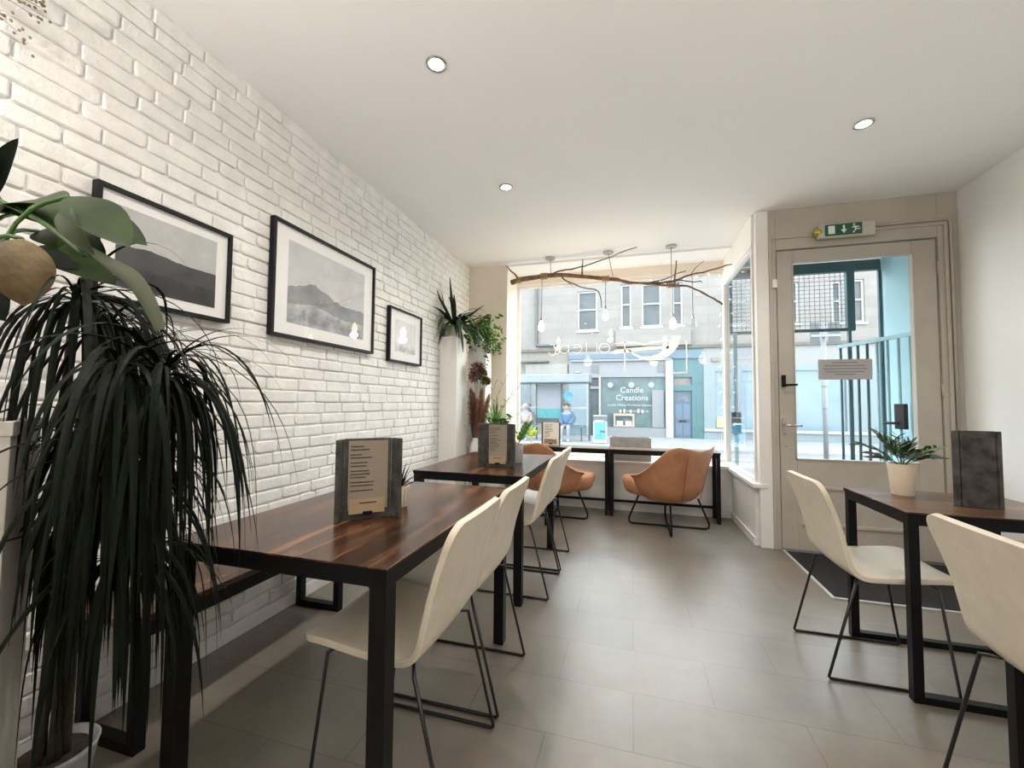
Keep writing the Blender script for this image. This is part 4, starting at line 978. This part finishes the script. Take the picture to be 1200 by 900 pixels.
text_obj('letter_row', 'Candle Making Workshop Experience', .125, (-.02, .06, 1.14), M('shop_lettering', (.3, .3, .3), .6), cs, shear=.3); text_obj('letter_row', 'www.candlecreations.co.uk', .105, (.05, .06, .90), M('shop_lettering', (.3, .3, .3), .6), cs)
for k, x in enumerate((-.85, -.02, .75)): MB().tube([(x, .06, 2.25), (x, .06, 2.05)], .004, 5).sphere((x, .06, 1.95), .13, 14, 8, (1, .12, 1)).build('lantern', M('pale_lantern', (0.175, 0.196, 0.196), .6), cs, smooth=True)
dc = MB(); dc.box(-.72, .10, -.02, .06, .26, .32); dc.box(-.72, -.64, -.02, .06, .32, .80); dc.box(.02, .10, -.02, .06, .32, .80); dc.box(-.64, .02, -.02, .06, .70, .80)
dc.build('display_crate', M('pale_wood_crate', (0.248, 0.2, 0.152), .7), cs)
for x in (-.60, -.26): MB().box(x, x+.26, .0, .05, .32, .50).build('boxed_candle', M('pale_box', (0.28, 0.256, 0.224), .7), cs)
for k, x in enumerate((-.45, -.3, -.05, .25, .4)): MB().lathe([(.05, .82), (.05, .95+.04*(k % 2))], cx=x, cy=.04, n=10).build('candle', M('cream_wax', (0.264, 0.248, 0.22), .6), cs)
# teal doorway
td = thing('teal_doorway', 'teal painted doorway with a blue fanlight door across the street', 'building', (0, YF, 0))
tw = MB(); holes_wall(tw, 1.55, 2.66, -.15, 3.38, -.03, .4, [(1.58, 2.24, -.10, 1.72), (1.58, 2.24, 1.95, 2.25)]); tw.build('surround', st_teal, td)
MB().box(1.55, 2.66, -.10, -.03, 2.98, 3.30).build('head_board', st_blue, td)
dd = MB().box(1.58, 2.24, .05, .10, -.10, 1.72).build('blue_door', st_doorblue, td)
fan = MB()
for k in range(5):
    a0, a1 = math.radians(8+34*k), math.radians(8+34*k+28); cx, cz = 1.91, 1.28
    fan.prism([(cx+.07*math.cos(a0), cz+.07*math.sin(a0)), (cx+.25*math.cos(a0), cz+.25*math.sin(a0)), (cx+.25*math.cos(a1), cz+.25*math.sin(a1)), (cx+.07*math.cos(a1), cz+.07*math.sin(a1))], .03, .05)
fan.build('fan_light', M('dark_pane', (.07, .09, .10), .2), dd); MB().box(1.78, 2.04, .03, .05, .50, .56).build('letter_box', black_metal, dd)
for a in ((1.64, 1.88, .62, 1.2), (1.94, 2.18, .62, 1.2), (1.64, 1.88, -.02, .44), (1.94, 2.18, -.02, .44)): MB().box(a[0], a[1], .04, .05, a[2], a[3]).build('door_panel', M('slate_blue_panel', (0.0577, 0.0915, 0.126), .5), dd)
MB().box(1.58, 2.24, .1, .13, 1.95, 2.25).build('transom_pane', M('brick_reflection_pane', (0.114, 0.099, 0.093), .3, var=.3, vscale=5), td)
# pale blue shop
bs = thing('pale_cyan_shop', 'pale cyan shop with large blue windows across the street at right', 'building', (0, YF, 0))
bw_ = MB(); holes_wall(bw_, 2.66, 16, -.15, 2.68, -.06, .4, [(3.06, 3.75, .27, 2.46), (3.95, 4.95, .27, 2.46), (5.02, 5.62, .27, 2.46), (5.70, 7.3, .27, 2.46), (8.2, 11, .27, 2.46)]); bw_.build('shop_front', st_cyan, bs)
MB().box(2.66, 16, -.02, .4, 2.68, 3.38).build('upper_fascia', M('off_white_render', (0.15, 0.15, 0.145), .7, var=.05), bs)
MB().box(4.45, 5.0, -.08, -.02, 2.75, 3.2).build('sign_board', st_band, bs)
MB().box(2.95, 3.2, -.09, -.02, 2.84, 2.98).build('alarm_box', st_beige, bs)
for a, b in ((3.06, 3.75), (3.95, 4.95), (5.02, 5.62), (5.70, 7.3), (8.2, 11)): MB().box(a, b, .02, .05, .27, 2.46).build('shop_pane', st_pane_blue, bs)
MB().box(2.66, 16, -.12, -.06, .17, .27).build('sill', st_whiteframe, bs)
MB().box(3.10, 3.38, -.02, .02, .32, .72).build('yellow_poster', yellow_paper, bs)
MB().tube([(p[0], -.01, p[2]) for p in arc((5.17, 0, 2.12), .17, 0, 360, 20)], .025, 5).build('green_roundel', M('mint_vinyl', (0.125, 0.36, 0.275), .5), bs)
text_obj('roundel_number', '0', .26, (5.17, -.01, 2.12), M('mint_vinyl', (.25, .72, .55), .5), bs)
MB().box(5.03, 5.22, -.02, .02, 1.30, 1.60).build('window_notice', st_whiteframe, bs)
# bus shelter
bsf = thing('bus_shelter', 'glass bus shelter with pale blue frame on the far pavement', 'bus shelter', (0, 15, -.13))
MB().box(-4.30, -1.38, -.75, .15, 2.03, 2.33).build('roof', M('pale_roof_panel', (0.12, 0.143, 0.15), .5), bsf, bevel=.03)
for x in (-4.25, -3.36, -2.44, -1.45): MB().box(x-.03, x+.03, -.03, .03, 0, 2.03).build('post', st_pipe, bsf)
for a, b in ((-4.22, -3.39), (-2.41, -1.48)): MB().box(a, b, -.008, .008, .15, 1.98).build('glass_panel', pale_glass, bsf)
MB().box(-3.33, -2.47, -.04, .04, 1.12, 1.98).build('white_panel', M('lilac_white_panel', (0.139, 0.147, 0.17), .5, var=.03), bsf)
MB().box(-3.33, -2.47, -.04, .04, .78, 1.12).build('teal_panel', M('bright_teal_panel', (0.0223, 0.148, 0.156), .5), bsf)
for z in (.10, 1.14): MB().box(-4.22, -3.39, -.02, .02, z, z+.05).build('rail', st_whiteframe, bsf); MB().box(-2.41, -1.48, -.02, .02, z, z+.05).build('rail', st_whiteframe, bsf)
MB().box(-4.1, -1.6, -.38, -.12, .46, .52).build('seat_rail', st_blue, bsf)
for x in (-4.0, -2.9, -1.7): MB().box(x-.02, x+.02, -.27, -.23, 0, .46).build('seat_post', st_pipe, bsf)
MB().lathe([(.16, -.012), (.16, .012)], n=20).build('blue_sticker', poster_blue, bsf).rotation_euler = (PI/2, 0, 0)
[c for c in bsf.children if c.name.startswith('blue_sticker')][0].location = (-2.2, -.02, 1.58)
# pavement sign
ab = thing('pavement_sign', 'bright blue pavement sign board before the candle shop', 'sign', (-1.02, 14.2, -.13))
T = Matrix.Rotation(math.radians(-8), 4, 'X')
MB().box(-.22, .22, -.10, -.08, .02, .92, T).build('front_board', M('white_board_frame', (0.464, 0.481, 0.493), .5), ab)
MB().box(-.19, .19, -.112, -.102, .12, .84, T).build('blue_poster', poster_blue, ab)
MB().box(.0, .16, -.118, -.113, .35, .42, T).build('poster_print', ink, ab); MB().box(-.15, .1, -.118, -.113, .70, .74, T).build('poster_print', decal, ab)
MB().box(-.22, .22, .10, .12, .02, .90, Matrix.Rotation(math.radians(8), 4, 'X')).build('rear_board', st_grey, ab)
# street sign pole
sg = thing('sign_pole', 'grey street pole with dark square sign plates seen through the door', 'pole', (3.045, 8.0, -.13))
MB().tube([(0, 0, 0), (0, 0, 2.62)], .036, 12).build('pole', pole_grey, sg, smooth=True)
for x in (-.20, .06): MB().box(x, x+.13+.03*(x > 0), -.05, -.04, 2.33, 2.68).build('sign_plate', sign_back, sg)
MB().box(-.20, .22, -.06, -.03, 2.44, 2.48).build('bracket', pole_grey, sg)
for z in (1.25, 1.62): MB().tube([(0, 0, z), (0, 0, z+.012)], .040, 12).build('band', st_pipe, sg)
# two people waiting
def person(label, x, y, z, coat, hat, hatm):
    t = thing('person', label, 'person', (x, y, z))
    def skin(name, V, E, rad, mat, parent, sub=2):
        me = bpy.data.meshes.new(name); me.from_pydata(V, E, []); me.materials.append(mat)
        o = bpy.data.objects.new(name, me); C.objects.link(o); o.parent = parent
        md = o.modifiers.new('skin', 'SKIN'); md.use_smooth_shade = True
        if not me.skin_vertices: me.attributes
        sv = me.skin_vertices[0].data if me.skin_vertices else None
        if sv is None:
            return o
        for k, r in enumerate(rad): sv[k].radius = (r, r)
        sv[0].use_root = True
        s = o.modifiers.new('sub', 'SUBSURF'); s.levels = 1; s.render_levels = sub
        return o
    V = [(0, 0, .56), (0, .02, .80), (0, .02, 1.02), (0, 0, 1.10), (0, -.01, 1.22), (0, -.005, 1.30), (-.17, .02, 1.0), (-.22, -.04, .78), (-.12, -.26, .68), (.17, .02, 1.0), (.22, -.04, .78), (.12, -.26, .68), (-.09, -.08, .56), (-.11, -.42, .55), (-.11, -.40, .12), (-.11, -.52, .06), (.09, -.08, .56), (.11, -.42, .55), (.11, -.40, .12), (.11, -.52, .06)]
    E = [(0, 1), (1, 2), (2, 3), (3, 4), (4, 5), (2, 6), (6, 7), (7, 8), (2, 9), (9, 10), (10, 11), (0, 12), (12, 13), (13, 14), (14, 15), (0, 16), (16, 17), (17, 18), (18, 19)]
    rad = [.14, .14, .13, .055, .095, .08, .06, .05, .035, .06, .05, .035, .085, .065, .05, .04, .085, .065, .05, .04]
    import_sk = bpy.ops
    b = skin('body', V, E, rad, cloth_dark if True else skin_mat, t)
    cV = V[:3]+[V[6], V[7], V[8], V[9], V[10], V[11]]; cE = [(0, 1), (1, 2), (2, 3), (3, 4), (4, 5), (2, 6), (6, 7), (7, 8)]
    skin('coat', [(a, b_, c) for a, b_, c in cV], cE, [.175, .165, .15, .08, .07, .055, .08, .07, .055], coat, t)
    m = MB(); m.sphere((0, -.012, 1.235), .098, 16, 12, (.86, .98, 1.15)); m.sphere((0, -.108, 1.225), .016, 8, 6); m.sphere((-.086, 0, 1.23), .02, 8, 6, (.5, 1, 1.3)); m.sphere((.086, 0, 1.23), .02, 8, 6, (.5, 1, 1.3)); m.build('face', skin_mat, t, smooth=True)
    for s in (-1, 1): MB().sphere((s*.034, -.098, 1.255), .010, 8, 6).build('eye', ink, t, smooth=True)
    MB().box(-.025, .025, -.104, -.098, 1.178, 1.184).build('mouth', M('lip', (.4, .18, .15), .6), t)
    m = MB(); m.sphere((0, .012, 1.285), .104, 14, 10, (.95, 1.0, .80 if hat else .95)); m.build('hat' if hat else 'hair', hatm, t, smooth=True)
    return t
person('person in a pale pink coat and white hat sitting in the bus shelter', -3.72, 14.75, -.19, cloth_pink, True, hat_white)
person('person with dark hair in a blue coat sitting in the bus shelter', -2.22, 14.75, -.19, cloth_blue, False, hair_dark)
